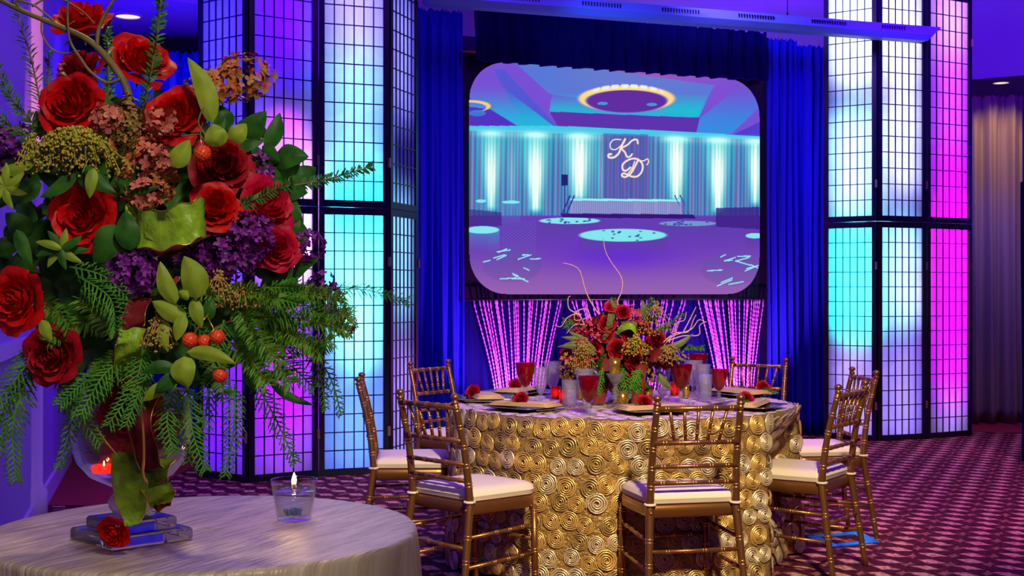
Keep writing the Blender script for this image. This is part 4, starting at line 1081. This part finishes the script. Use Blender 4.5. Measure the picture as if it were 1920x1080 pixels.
# purple stock
def cluster(px_, py_, D, w, h, n, fs, m_, nm, seed, depth=.05, op=.5):
    s_ = F/D; o = link(nm, stock_mb(w/2/s_, depth, h/2/s_, n, fs, seed, M[m_], nm, op), FA, L(at(px_, py_, D))); return o
cluster(252, 508, 2.54, 98, 92, 150, .0105, 'purple', 'purple_stock', 1, .05)
cluster(425, 470, 2.62, 150, 110, 230, .010, 'purple', 'purple_stock', 2, .05)
cluster(470, 440, 2.60, 90, 80, 110, .010, 'purple', 'purple_stock', 3, .05)
cluster(365, 500, 2.66, 80, 80, 90, .010, 'purple_dark', 'purple_stock', 4, .05)
cluster(28, 262, 2.75, 78, 60, 90, .011, 'purple', 'purple_stock', 5, .05)
cluster(22, 322, 2.78, 70, 90, 90, .011, 'purple_dark', 'purple_stock', 6, .05)
cluster(488, 325, 2.72, 50, 80, 60, .009, 'purple', 'purple_stock', 7, .04)
cluster(582, 462, 2.68, 55, 60, 46, .0085, 'purple', 'purple_stock', 8, .03)
cluster(605, 545, 2.70, 60, 80, 70, .009, 'purple', 'purple_stock', 9, .03)
cluster(650, 612, 2.70, 40, 44, 34, .008, 'hydra_green', 'purple_stock', 10, .03)
cluster(622, 590, 2.71, 52, 40, 40, .009, 'purple', 'purple_stock', 11, .03)
# hydrangeas
cluster(240, 232, 2.56, 60, 110, 170, .0068, 'hydra_green', 'hydrangea', 12, .04, .35)
cluster(230, 265, 2.58, 140, 90, 120, .0085, 'hydra', 'hydrangea', 13, .04, .3)
cluster(275, 330, 2.56, 130, 120, 180, .008, 'hydra', 'hydrangea', 14, .05, .3)
cluster(400, 165, 2.70, 110, 70, 80, .011, 'hydra', 'hydrangea', 15, .04, .3)
cluster(455, 145, 2.72, 120, 88, 105, .0115, 'hydra', 'hydrangea', 16, .03, .3)
cluster(365, 170, 2.66, 60, 60, 40, .0055, 'yellowgreen', 'hydrangea', 17, .03, .3)
cluster(205, 222, 2.55, 70, 50, 34, .014, 'salmon', 'hydrangea', 18, .03, .3)
cluster(298, 225, 2.55, 60, 50, 30, .014, 'salmon', 'hydrangea', 19, .03, .3)
cluster(295, 300, 2.52, 90, 60, 34, .012, 'salmon', 'hydrangea', 20, .03, .3)
cluster(275, 360, 2.53, 70, 50, 24, .012, 'salmon', 'hydrangea', 21, .03, .3)
# yellow-green drooping spray and seed buds
sprs = []
rd = random.Random(3)
for k in range(64):
    a = -1.2+2.4*k/63; L0 = rd.uniform(.2, 1.1)
    sprs.append([L(at(150+18*math.sin(a), 250, 2.52)), L(at(130+62*math.sin(a)*L0, 262-14*math.cos(a)+8*abs(a), 2.48)), L(at(120+92*math.sin(a)*L0, 285+36*L0-12*abs(a)+rd.uniform(-8, 8), 2.49+.03*rd.random()))])
link('solidago', bud_mb(sprs, .0036, 26, M['yellowgreen'], 'solidago', 1), FA)
for (cx, cy, D, n, sp_, ln, m_) in ((410, 545, 2.56, 7, 36, 55, 'tanbud'), (300, 625, 2.50, 9, 34, 62, 'tanbud'), (60, 290, 2.62, 8, 30, 60, 'yellowgreen'), (455, 560, 2.58, 6, 40, 40, 'tanbud'), (190, 300, 2.52, 6, 60, 60, 'yellowgreen')):
    ss = []
    for k in range(n):
        ux = (k/(n-1)-.5)*2; ss.append([L(at(cx, cy-ln*.6, D)), L(at(cx+ux*sp_*.6, cy-ln*.1, D-.02)), L(at(cx+ux*sp_, cy+ln*(.5-.15*abs(ux)), D-.02))])
    link('bud_spray', bud_mb(ss, .0036, 12, M[m_], 'bud_spray', cx), FA)
# leaves : base px, tip px, depth, half width px, material, curl
def leaf2(x0, y0, x1, y1, D, hw, m_, curl=.0, cup=.3, name='leaf', twist=0, dd=0):
    A_ = L(at(x0, y0, D)); B_ = L(at(x1, y1, D+dd)); ax = B_-A_; ln = ax.length; ax.normalize()
    vw = Vector((0, -1, 0)); sd = ax.cross(vw).normalized(); nr = sd.cross(ax)
    if twist: q = Quaternion(ax, twist); sd = q @ sd; nr = q @ nr
    w = hw/(F/D); mb = MB()
    def fn(u, v):
        uu = u*2-1; ww = w*(math.sin(PI*min(.998, v**.75)))**.75; 
        return A_+ax*(ln*v)+sd*(uu*ww+curl*ln*math.sin(PI*v))+nr*(cup*w*math.sin(PI*v)*2+cup*abs(uu)*ww*-1.2+.05*ww*math.sin(9*v+3*uu))
    mb.grid(fn, 6, 10); return mb.build(name, M[m_], FA)
for a in ((398, 232, 352, 108, 2.60, 20, 'leaf_light', .08), (318, 312, 355, 262, 2.50, 20, 'leaf_light', .1), (412, 275, 398, 232, 2.52, 22, 'leaf_light', 0), (430, 262, 462, 232, 2.56, 18, 'leaf_light', .1), (408, 262, 422, 220, 2.54, 8, 'leaf', 0),
          (172, 360, 150, 300, 2.53, 16, 'leaf', 0), (160, 310, 218, 362, 2.50, 15, 'leaf', .1), (145, 315, 75, 370, 2.52, 14, 'leaf', -.1), (215, 340, 300, 350, 2.52, 12, 'leaf', .1),
          (250, 440, 175, 492, 2.53, 34, 'leaf', .12), (245, 470, 235, 395, 2.50, 24, 'leaf', 0), (175, 315, 168, 372, 2.49, 12, 'leaf_light', 0),
          (330, 570, 300, 490, 2.46, 17, 'leaf_light', -.05), (370, 560, 345, 480, 2.45, 26, 'leaf_light', .1), (350, 600, 285, 565, 2.47, 18, 'leaf_light', 0), (362, 560, 378, 615, 2.46, 14, 'leaf_light', 0), (345, 590, 330, 640, 2.46, 13, 'leaf_light', 0), (340, 560, 352, 545, 2.44, 12, 'leaf_light', 0), (385, 600, 400, 560, 2.48, 14, 'leaf', 0), (310, 600, 315, 660, 2.48, 12, 'leaf_light', .1),
          (345, 668, 352, 728, 2.44, 24, 'leaf_light', .06), (350, 660, 442, 682, 2.44, 14, 'leaf_light', -.08), (330, 690, 265, 700, 2.46, 13, 'leaf', .1), (320, 720, 268, 752, 2.47, 13, 'leaf_light', .05), (335, 700, 290, 735, 2.45, 14, 'leaf', 0),
          (0, 320, 70, 300, 2.60, 12, 'leaf_light', .1), (0, 360, 40, 330, 2.6, 12, 'leaf_light', .1), (470, 700, 560, 690, 2.62, 10, 'leaf', .1), (500, 705, 590, 760, 2.62, 9, 'leaf', .1), (460, 680, 480, 740, 2.62, 12, 'leaf', 0), (30, 430, 60, 500, 2.64, 14, 'leaf', 0), (78, 600, 96, 640, 2.5, 12, 'leaf_light', 0),
          (200, 380, 260, 360, 2.62, 26, 'leaf', 0), (330, 420, 300, 470, 2.64, 26, 'leaf', 0), (60, 440, 10, 400, 2.7, 22, 'leaf', 0), (440, 250, 470, 290, 2.7, 16, 'leaf', 0)):
    leaf2(*a)
for k in range(9):        # whorled leaflets left of the green ribbon
    a = 2*PI*k/9; leaf2(115, 467, 115+52*math.cos(a), 467+40*math.sin(a), 2.50-.01*(k % 3), 8, 'leaf_light' if k % 2 else 'leaf', .05)
for k in range(7):
    a = 2*PI*k/7+.3; leaf2(8, 350, 8+46*math.cos(a), 350+46*math.sin(a), 2.58, 8, 'leaf_light', .05)
# needle spikes
def fir(x0, y0, x1, y1, D0, D1, nl, n, m_='fir', bx=0, by=0, w=.0013, flat=.35, nm='fir_branch', r=.002, sd=None):
    A_ = L(at(x0, y0, D0)); B_ = L(at(x1, y1, D1)); ax = (B_-A_).normalized(); s_ = ax.cross(Vector((0, -1, 0)))
    link(nm, fir_mb(A_, B_, (bx/(F/D0), 0, -by/(F/D0)), nl, n, s_ if sd is None else sd, int(x0+y0+x1), M[m_], w, flat, nm, r), FA)
fir(262, 240, 302, 0, 2.66, 2.62, .028, 130, 'rosemary', 4, 0, .0020, 1.0, 'needle_spike', .0026)
fir(205, 190, 200, 40, 2.72, 2.74, .022, 110, 'rosemary', 0, 0, .0020, 1.0, 'needle_spike', .0026)
fir(85, 250, 18, -20, 2.66, 2.62, .034, 96, 'rosemary', 8, 0, .0013, .9, 'needle_spike', .0022)
fir(80, 250, -20, 95, 2.66, 2.62, .026, 130, 'rosemary', -8, 10, .0016, 1.0, 'needle_spike')
fir(75, 262, 92, 95, 2.68, 2.66, .020, 80, 'rosemary', 6, 0, .0014, .9, 'needle_spike')
fir(60, 270, -20, 190, 2.66, 2.62, .022, 90, 'rosemary', -4, 4, .0013, .9, 'needle_spike')
fir(500, 355, 697, 312, 2.70, 2.74, .024, 130, 'rosemary', 0, 6, .0020, .9, 'needle_spike', .0022)
fir(450, 385, 550, 335, 2.56, 2.54, .022, 90, 'rosemary', 0, 4, .0016, .8, 'needle_spike')
fir(280, 560, 372, 520, 2.70, 2.7, .03, 90)
# asparagus wisp far right
fir(600, 545, 765, 565, 2.75, 2.8, .030, 120, 'rosemary', 0, -12, .0009, 1.2, 'fern_wisp', .0012)
# fir branches
for (x0, y0, x1, y1, bx, by, n) in ((430, 600, 650, 618, 0, -14, 420), (400, 560, 520, 560, 0, -14, 260), (440, 590, 545, 720, 10, 0, 300), (500, 560, 640, 560, 0, -10, 260), (430, 640, 500, 720, 8, 0, 220), (440, 560, 480, 640, 0, 0, 240), (500, 610, 600, 660, 0, -6, 260),
                                 (200, 600, 90, 640, 0, -10, 170), (260, 640, 150, 560, 0, 10, 200), (300, 640, 180, 700, 0, -10, 220), (60, 560, 130, 610, 0, -10, 130), (390, 640, 420, 740, 0, 0, 200), (480, 640, 620, 640, 0, 12, 260), (560, 600, 655, 590, 0, -8, 180), (300, 520, 400, 560, 0, -10, 180)):
    fir(x0, y0, x1, y1, 2.62, 2.52 if x1 > 300 else 2.55, .038, int(n*.72), 'fir', bx, by, .0014, .75)
# cedar sprays
def cedar(x0, y0, x1, y1, D0, D1, L1, n1, bx=0, by=0, m_='cedar', r=.0021):
    A_ = L(at(x0, y0, D0)); B_ = L(at(x1, y1, D1)); ax = (B_-A_).normalized(); s_ = ax.cross(Vector((0, -1, 0))).normalized()
    link('cedar_spray', cedar_mb(A_, B_, (bx/(F/D0), 0, -by/(F/D0)), L1, n1, s_, int(x0+y1), M[m_], r), FA)
for a in ((70, 640, -30, 780, 2.62, 2.56, .06, 34, 20, -12), (70, 660, 30, 905, 2.62, 2.58, .055, 44, -24, 6), (110, 690, 190, 835, 2.62, 2.56, .05, 34, -10, 0), (40, 700, -20, 880, 2.62, 2.58, .06, 36, -10, 0),
          (130, 700, 108, 880, 2.64, 2.6, .04, 30, 14, 0), (150, 520, 215, 625, 2.52, 2.46, .055, 30, 24, -12), (130, 500, 240, 560, 2.53, 2.49, .04, 22, 10, -12), (270, 640, 200, 800, 2.52, 2.47, .055, 36, 18, 0),
          (250, 660, 150, 780, 2.54, 2.49, .06, 32, -6, -16), (280, 690, 235, 800, 2.5, 2.47, .045, 26, 0, 0), (330, 720, 325, 850, 2.52, 2.48, .05, 30, -14, 0), (350, 720, 385, 885, 2.54, 2.5, .05, 36, -8, 0),
          (390, 700, 350, 870, 2.56, 2.53, .04, 30, 14, 0), (440, 720, 420, 895, 2.62, 2.6, .045, 36, 8, 0), (470, 700, 555, 870, 2.64, 2.6, .04, 36, 4, 0), (550, 620, 640, 780, 2.66, 2.62, .03, 30, 20, 0),
          (570, 640, 610, 770, 2.68, 2.64, .03, 26, 10, 0), (480, 560, 620, 600, 2.58, 2.54, .055, 34, 0, -12), (500, 540, 610, 570, 2.6, 2.56, .05, 28, 0, -12), (200, 700, 110, 760, 2.6, 2.56, .05, 28, 0, -10),
          (500, 650, 590, 730, 2.62, 2.58, .045, 28, 6, 0), (300, 560, 400, 640, 2.6, 2.56, .04, 24, 0, 0), (420, 600, 390, 720, 2.58, 2.55, .05, 28, 0, 0)):
    cedar(*a)
# fill of dark leaves in the heart of the bouquet
rd = random.Random(23)
for k in range(330):
    while True:
        x = rd.uniform(10, 600); y = rd.uniform(170, 700)
        if ((x-275)/300)**2+((y-450)/265)**2 < 1: break
    a = rd.uniform(0, 6.28); l = rd.uniform(45, 80); D = rd.uniform(2.70, 2.98)
    leaf2(x, y, x+l*math.cos(a), y+l*math.sin(a), D, rd.uniform(16, 26), 'leaf', rd.uniform(-.1, .1), twist=rd.uniform(-.6, .6), dd=rd.uniform(-.04, .04))
# foam core keeps the stems
b = MB(); b.lathe([(0, -.34), (.09, -.33), (.14, -.22), (.15, -.05), (.16, .1), (.12, .24), (.05, .34), (0, .36)], (0, 0, 0), 20, rf=lambda a: 1+.08*math.sin(5*a))
o = b.build('stem_bundle', M['leaf'], FA); o.location = L(at(262, 470, 2.98)); o.scale = (1.35, .62, .82)
# curly willow
def willow(pts, r0, r1, m_='bark', D=2.6, n=6):
    P = spline([L(at(x, y, D+(dz[0] if dz else 0))) for x, y, *dz in pts], n); N = len(P)
    b = MB(); b.tube(P, [r0+(r1-r0)*i/(N-1) for i in range(N)], 7); b.build('willow_branch', M[m_], FA)
willow([(245, 200), (235, 160), (205, 115), (165, 75), (100, 45), (40, 20), (-20, -10)], .0085, .0040, D=2.56)
willow([(182, 95), (184, 60), (195, 30), (212, 2), (225, -12)], .0048, .0030, D=2.56)
willow([(225, 148), (200, 155), (170, 135), (150, 108), (132, 78), (127, 40), (128, -10)], .0034, .0020, D=2.55)
willow([(40, 20), (30, 2), (60, 8), (90, 30), (115, 50), (140, 40)], .0026, .0015, D=2.56)
willow([(80, 30), (78, 60), (95, 90), (120, 100), (150, 95)], .0022, .0012, D=2.56)
willow([(60, 12), (100, -6), (150, 18), (178, 45)], .0022, .0012, D=2.57)
willow([(382, 200), (372, 230), (385, 255), (380, 275)], .0022, .0016, D=2.55)
willow([(345, 255), (372, 252), (382, 262)], .0016, .0012, D=2.55)
# ribbons : strip along a spline with given half width vector
def ribbon(pts, wv, hw, m_, D=2.5, parent=None, edge=True, name='ribbon', prof=(1, 1)):
    P = spline([L(at(x, y, D+dz)) for x, y, dz in pts], 8); N = len(P)
    b = MB(); wv = [Vector(w) for w in wv] if isinstance(wv[0], (tuple, list, Vector)) else [Vector(wv)]*2
    hw0 = hw/(F/D); vs = []
    for i, p in enumerate(P):
        f = i/(N-1)*(len(wv)-1.0001); j = int(f); w_ = wv[j].lerp(wv[j+1], f-j).normalized()
        g_ = i/(N-1)*(len(prof)-1.0001); hwm = hw0*(prof[int(g_)]*(1-g_ % 1)+prof[int(g_)+1]*(g_ % 1))
        for k in range(5):
            u = (k/4-.5)*2; vs.append(p+w_*(u*hwm)+Vector((0, (.006 if k % 2 else -.002)+.005*math.sin(i*.55+k*1.7), .003*math.sin(i*.7+k))))
    b.add(vs, [(i*5+k, i*5+k+1, (i+1)*5+k+1, (i+1)*5+k) for i in range(N-1) for k in range(4)])
    o = b.build(name, M[m_], FA)
    if edge:
        for e in (0, 4):
            w = MB(); w.tube([Vector(vs[i*5+e]) for i in range(N)], .0011, 5); w.build('wire_edge', M['wire'], o)
    return o
ribbon([(255, 425, .03), (262, 428, 0), (300, 432, -.03), (345, 420, -.05), (378, 408, -.03), (382, 408, .02), (350, 430, .05)], [(.1, 0, 1), (-.15, 0, 1), (-.1, 0, 1), (.1, 0, 1)], 36, 'ribbon_green', 2.50)
ribbon([(255, 425, .03), (240, 400, .02), (236, 388, .02)], [(.5, 0, 1), (.2, 0, 1)], 14, 'ribbon_green', 2.52)
ribbon([(270, 470, .04), (330, 462, .03), (395, 425, .04)], [(0, 0, 1), (0, 0, 1)], 14, 'ribbon_red', 2.53, edge=False)
ribbon([(262, 560, .05), (252, 590, .0), (248, 615, 0)], [(1, 0, .1), (1, 0, .05)], 22, 'ribbon_red', 2.50)
ribbon([(248, 615, 0), (243, 645, -.01), (238, 672, .01), (242, 705, .05)], [(1, 0, .05), (1, 0, .0)], 24, 'ribbon_green', 2.50)
ribbon([(330, 520, .02), (318, 555, .0), (325, 590, .0)], [(1, 0, .5), (1, 0, .3)], 8, 'ribbon_red', 2.50)
ribbon([(280, 730, 0), (262, 790, -.03), (275, 850, -.02), (285, 880, 0)], [(1, 0, 0), (1, 0, 0)], 22, 'ribbon_red', 2.66)
ribbon([(232, 850, .02), (240, 880, -.02), (245, 920, -.03), (250, 960, 0), (246, 985, 0)], [(1, 0, 0), (1, 0, .1), (1, 0, .2), (1, 0, 0)], 30, 'ribbon_green', 2.72, prof=(.75, .95, 1.1, 1.0, .7, .3))
ribbon([(300, 862, .02), (292, 885, -.02), (298, 905, 0)], [(1, 0, .1), (1, 0, .0)], 26, 'ribbon_green', 2.72, prof=(1.1, .9, .6))
ribbon([(284, 905, 0), (295, 915, -.03), (302, 935, -.02), (296, 950, 0)], [(1, 0, .1), (1, 0, .25)], 28, 'ribbon_green', 2.72, prof=(.6, 1, 1.05, .8, .4))
ribbon([(285, 945, .0), (303, 950, -.02), (322, 938, 0)], [(.3, 0, 1), (.3, 0, 1)], 8, 'ribbon_red', 2.73)
willow([(262, 660), (265, 700), (262, 740), (268, 800), (270, 850), (268, 885), (275, 905)], .0028, .0022, 'wire', 2.52)
willow([(180, 800), (200, 830), (222, 855)], .0022, .0018, 'wire', 2.66)
r_ = link('rose', rose_joined(M['rose'], 'rose'), FA, L(at(212, 1000, 2.73)), qdir((-.2, -1, -.4)), (.034, .034, .038)); r_['label'] = 'small red bloom hanging in front of the vase base'

# ------------------------------------------------------------------ glass vase
vt = tag(empty('glass_vase', (VX, VY, .762), PI/4), 'glass pedestal bowl vase with stepped square base holding the tall arrangement', 'vase')
def sq_step(mb, w, z0, z1, r=.006):
    O = rsq(1, .06, 3); n = len(O); vs = []
    for s_, z in ((w-.002, z0), (w, z0+.003), (w, z1-.004), (w-.003, z1), (0.0005, z1)):
        for p in O: vs.append((p.x*s_, p.y*s_, z))
    mb.add(vs, [(i*n+k, i*n+(k+1) % n, (i+1)*n+(k+1) % n, (i+1)*n+k) for i in range(4) for k in range(n)]+[tuple(reversed(range(n)))])
b = MB(); sq_step(b, .100, 0, .026); b.build('base_step', M['solidglass'], vt, smooth=False)
b = MB(); sq_step(b, .074, .0265, .052); b.build('base_step', M['solidglass'], vt, smooth=False)
b = MB(); b.lathe([(.05, .0525), (.052, .056), (.040, .060), (.05, .075), (.052, .088), (.044, .100), (.028, .107), (.034, .112), (.034, .117), (.022, .121), (0, .122)], n=36); b.build('ball_stem', M['frosted'], vt)
b = MB(); b.lathe([(0.02, .1225), (.05, .127), (.09, .148), (.115, .178), (.127, .21), (.131, .25), (.130, .30), (.136, .335), (.139, .336), (.134, .30), (.135, .25), (.131, .21), (.119, .176), (.093, .145), (.05, .123), (.015, .119)], n=48); b.build('bowl', M['clear'], vt)
b = MB(); b.lathe([(0, .134), (.05, .137), (.092, .165), (.112, .20), (.12, .235), (.118, .237), (0, .238)], n=32, rf=lambda a: .97+.03*math.sin(9*a))
o = b.build('crimson_petal_fill', M['ribbon_red'], vt); o.scale = (1.0, 1.0, 1.15); o.location = (0, 0, .016)
# red floating tealight seen through the bowl
tl = tag(empty('tealight', at(195, 875, 2.80)+Vector((0, 0, -.005))), 'small glowing red tealight inside the glass bowl', 'candle')
b = MB(); b.lathe([(0, -.008), (.024, -.008), (.026, .008), (.022, .009), (0, .006)], n=20); b.build('cup', mat('glowing red cup', (.9, .02, .01), .3, emit=((1, .02, .01), 1.2)), tl)
b = MB(); b.lathe([(0, .006), (.002, .009), (.0015, .014), (0, .018)], n=8); b.build('flame', M['flame'], tl)

# ------------------------------------------------------------------ foreground table and candle glass
ft = tag(empty('tablecloth', (-.735, 3.07, 0)), 'crushed champagne satin cloth on the small round foreground table', 'tablecloth')
def cl2(u, v):
    th = 2*PI*u
    if v < .4: r = .495*v/.4; return (r*math.cos(th), r*math.sin(th), .7605+.0008*math.sin(r*30+3*th))
    f = (v-.4)/.6
    if f < .08: a = f/.08*PI/2; r = .495+.012*math.sin(a); z = .7605-.012*(1-math.cos(a))
    else:
        g_ = (f-.08)/.92; z = .7485*(1-g_)+.006*g_; r = .507+g_**.6*(.012+.022*math.sin(7*th+1)+.012*math.sin(13*th+2))
    return (r*math.cos(th), r*math.sin(th), z)
b = MB(); b.grid(cl2, 160, 60); b.build('cloth', M['champagne'], ft)
cg = tag(empty('candle_glass', (-.536, 3.17, .762)), 'clear tapered glass with a small floating candle on the foreground table', 'candle')
b = MB(); b.lathe([(0, .0), (.040, .0), (.042, .003), (.057, .098), (.058, .101), (.056, .101), (.054, .098), (.039, .010), (0, .009)], n=40); b.build('glass_cup', M['clear'], cg)
b = MB(); b.lathe([(0, .0095), (.0385, .0105), (.050, .068), (.049, .069), (0, .069)], n=36); b.build('water', thin_glass('water', (.93, .95, 1), .2), cg)
b = MB(); b.lathe([(0, .062), (.022, .064), (.033, .074), (.034, .078), (.031, .079), (.02, .073), (0, .072)], n=28); b.build('floating_dish', M['clear'], cg)
b = MB(); b.tube([(0, 0, .07), (0, 0, .088)], .004, 8); b.build('wick', M['bark'], cg)
b = MB(); b.lathe([(0, .088), (.0045, .093), (.006, .099), (.003, .110), (0, .118)], n=12); b.build('flame', M['flame'], cg)
lamp('POINT', (-.536, 3.17, .762+.105), None, (1, .62, .25), 1.2, .006)
rd = random.Random(9)
for k in range(16):
    a = rd.uniform(0, 6.28); r = rd.uniform(0, .028); b = MB(); b.lathe([(0, -.006), (.006, -.003), (.007, 0), (.004, .005), (0, .006)], n=8)
    o = b.build('glass_pebble', M['pebble'] if 'pebble' in M else M.setdefault('pebble', mat('blue glass pebble', (.1, .3, .9), .05, coat=1)), cg); o.location = (r*math.cos(a), r*math.sin(a), .017+.008*(k % 2)); o.rotation_euler = (rd.random()*3, rd.random()*3, 0)

# blue light patch on the carpet, light modelled as a flat coloured frame
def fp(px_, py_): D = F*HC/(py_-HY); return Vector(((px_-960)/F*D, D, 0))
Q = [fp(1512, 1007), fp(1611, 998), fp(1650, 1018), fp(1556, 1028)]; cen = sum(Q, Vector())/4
gf = tag(empty('light_patch', cen), 'bright blue square patch of painted light on the carpet between chair legs', 'frame')
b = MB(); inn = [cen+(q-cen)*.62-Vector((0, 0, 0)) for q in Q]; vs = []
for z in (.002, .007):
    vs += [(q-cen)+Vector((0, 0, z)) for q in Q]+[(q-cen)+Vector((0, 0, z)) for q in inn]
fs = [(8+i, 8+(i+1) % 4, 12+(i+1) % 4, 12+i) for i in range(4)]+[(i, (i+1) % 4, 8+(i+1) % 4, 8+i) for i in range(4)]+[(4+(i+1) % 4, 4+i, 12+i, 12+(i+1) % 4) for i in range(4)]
b.add(vs, fs); b.build('patch_ring', M['patch_blue'], gf, smooth=False)

# ------------------------------------------------------------------ dining table centrepiece
CD = 6.62; cpv = tt_at(1165, 752)
CP = tag(empty('floral_centerpiece', (cpv.x, CD, ZT_+.1)), 'low red rose and greenery centrepiece in the middle of the dining table', 'flower arrangement')
FA2, FO2, FA, FO = FA, FO, CP, CP.location.copy()
rd = random.Random(31)
b = MB(); b.lathe([(0, -.08), (.12, -.06), (.22, .02), (.24, .09), (.20, .18), (.12, .26), (0, .30)], n=24, rf=lambda a: 1+.06*math.sin(5*a)+.04*math.sin(9*a)); o = b.build('stem_bundle', M['leaf'], CP); o.location = L(at(1165, 692, CD)); o.scale = (.72, .5, .6)
cr = ((1112, 612, 30, 0), (1138, 606, 32, 1), (1135, 626, 30, 1), (1181, 628, 30, 0), (1204, 612, 28, 1), (1111, 655, 32, 0), (1158, 655, 34, 0), (1191, 678, 34, 0), (1232, 640, 38, 1), (1243, 656, 32, 1), (1168, 584, 26, 1), (1145, 574, 22, 2), (1090, 672, 30, 2), (1075, 600, 18, 0), (1238, 668, 30, 2), (1212, 655, 28, 1), (1060, 665, 22, 1), (1250, 680, 24, 2), (1090, 628, 26, 2), (1165, 710, 30, 1))
for (x, y, d, k) in cr:
    D = CD-.16+.1*abs(x-1165)/100; s_ = F/D
    link('rose', (rose_jd, rose_jd, rose_jp)[k], CP, L(at(x, y, D)), qdir(((x-1165)/160, -1, (660-y)/120)) @ Quaternion((0, 0, 1), rd.uniform(0, 6)), d/2/s_*1.08)
for (x, y, w, h, n, m_) in ((1185, 595, 60, 44, 90, 'pink_floret'), (1100, 615, 60, 34, 60, 'pink_floret'), (1085, 640, 40, 40, 40, 'pink_floret'), (1065, 690, 36, 60, 60, 'hydra'), (1212, 672, 30, 30, 40, 'tanbud'), (1125, 645, 40, 60, 60, 'pink_floret'), (1075, 700, 50, 36, 50, 'hydra_green'), (1215, 700, 46, 40, 40, 'hydra_green')):
    cluster(x, y, CD-.1, w, h, n, .012, m_, 'floret_cluster', x, .06)
for (x0, y0, x1, y1, n) in ((1120, 660, 1060, 610, 60), (1215, 640, 1280, 588, 70), (1250, 650, 1318, 652, 90), (1120, 615, 1055, 600, 60), (1130, 600, 1150, 560, 60), (1200, 620, 1222, 560, 60), (1165, 650, 1175, 590, 60)):
    fir(x0, y0, x1, y1, CD-.05, CD-.1, .03, n, 'rosemary', 0, 0, .0032, .8, 'needle_spike', .003)
for (x0, y0, x1, y1) in ((1120, 660, 1052, 632), (1115, 655, 1058, 645), (1110, 660, 1066, 622), (1120, 665, 1045, 650), (1130, 640, 1142, 572), (1200, 600, 1205, 562), (1190, 620, 1160, 600), (1195, 610, 1178, 605), (1240, 650, 1285, 676), (1235, 655, 1300, 625), (1150, 600, 1144, 560), (1180, 730, 1196, 690), (1150, 720, 1130, 690), (1235, 700, 1262, 730)):
    leaf2(x0, y0, x1, y1, CD-.14, 6.5, 'olive', .1)
for (cx, cy, sp_, ln, m_, n) in ((1094, 668, 22, 62, 'tanbud', 12), (1192, 648, 26, 34, 'yellowgreen', 10), (1230, 600, 30, 60, 'tanbud', 9), (1260, 665, 26, 30, 'tanbud', 7)):
    ss = []
    for k in range(n):
        ux = (k/(n-1)-.5)*2; ss.append([L(at(cx, cy-ln*.5, CD-.2)), L(at(cx+ux*sp_*.7, cy-ln*.1, CD-.23)), L(at(cx+ux*sp_, cy+ln*(.5-.12*abs(ux)), CD-.23))])
    link('bud_spray', bud_mb(ss, .006, 14, M[m_], 'bud_spray', cx), CP)
for (x0, y0, x1, y1) in ((1165, 690, 1180, 750), (1170, 690, 1150, 745), (1200, 690, 1185, 730), (1130, 690, 1120, 740), (1185, 700, 1200, 760)):
    cedar(x0, y0, x1, y1, CD-.18, CD-.2, .06, 18, 0, 0, 'cedar', .004)
for pts in (((1130, 600), (1110, 570), (1098, 545), (1088, 510), (1075, 498), (1055, 493)), ((1160, 590), (1158, 565), (1166, 545), (1165, 520), (1145, 490), (1135, 470), (1131, 445)),
            ((1100, 620), (1085, 590), (1065, 595), (1052, 612), (1040, 610)), ((1110, 605), (1100, 580), (1080, 585), (1078, 600), (1095, 598), (1105, 590)), ((1105, 612), (1080, 608), (1062, 625)), ((1090, 590), (1068, 580), (1065, 560), (1070, 555)),
            ((1240, 645), (1265, 625), (1290, 622), (1300, 600), (1305, 590)), ((1250, 640), (1280, 630), (1310, 628), (1312, 610), (1325, 603)), ((1265, 622), (1270, 605), (1283, 600), (1287, 585)), ((1245, 648), (1262, 630), (1295, 618), (1310, 600), (1322, 604)), ((1280, 625), (1298, 590), (1305, 575)), ((1120, 625), (1095, 622), (1130, 640))):
    willow(pts, .0036, .0018, 'bark_pale', CD-.1)
# red ribbon loops and tails
ribbon([(1150, 660, -.1), (1136, 690, -.15), (1130, 720, -.18), (1122, 758, -.22)], [(1, 0, 0), (1, 0, 0)], 11, 'ribbon_red', CD, edge=False)
ribbon([(1205, 660, -.1), (1202, 690, -.15), (1198, 720, -.18), (1194, 758, -.22)], [(1, 0, 0), (1, 0, 0)], 11, 'ribbon_red', CD, edge=False)
ribbon([(1205, 660, -.1), (1228, 665, -.2), (1250, 672, -.18), (1266, 680, -.1), (1262, 690, -.05)], [(.3, 0, 1), (.3, 0, 1)], 13, 'ribbon_red', CD, edge=False)
ribbon([(1105, 610, -.1), (1118, 600, -.16), (1130, 590, -.1)], [(.3, 0, 1), (.3, 0, 1)], 9, 'ribbon_red', CD, edge=False)
ribbon([(1158, 622, -.15), (1176, 610, -.2), (1192, 620, -.2), (1196, 632, -.12)], [(.0, .3, 1), (.0, .3, 1)], 7, 'ribbon_green', CD, edge=False)
for k in range(70):
    a = rd.uniform(0, 6.28); q = math.sqrt(rd.random()); x = 1163+88*q*math.cos(a); y = 655+72*q*math.sin(a); a2 = rd.uniform(0, 6.28)
    leaf2(x, y, x+22*math.cos(a2), y+22*math.sin(a2), CD-.05, 6, 'leaf', .1, twist=rd.uniform(-.5, .5))
cv = tag(empty('flower_vase', (cpv.x, CD, ZT_)), 'red glass vase holding the dining table centrepiece, behind ribbon tails', 'vase')
b = MB(); b.lathe([(0, 0), (.07, 0), (.072, .004), (.03, .02), (.03, .035), (.08, .06), (.11, .12), (.112, .124), (.10, .12), (.07, .06), (0, .045)], n=28); b.build('bowl', M['redglass'], cv)
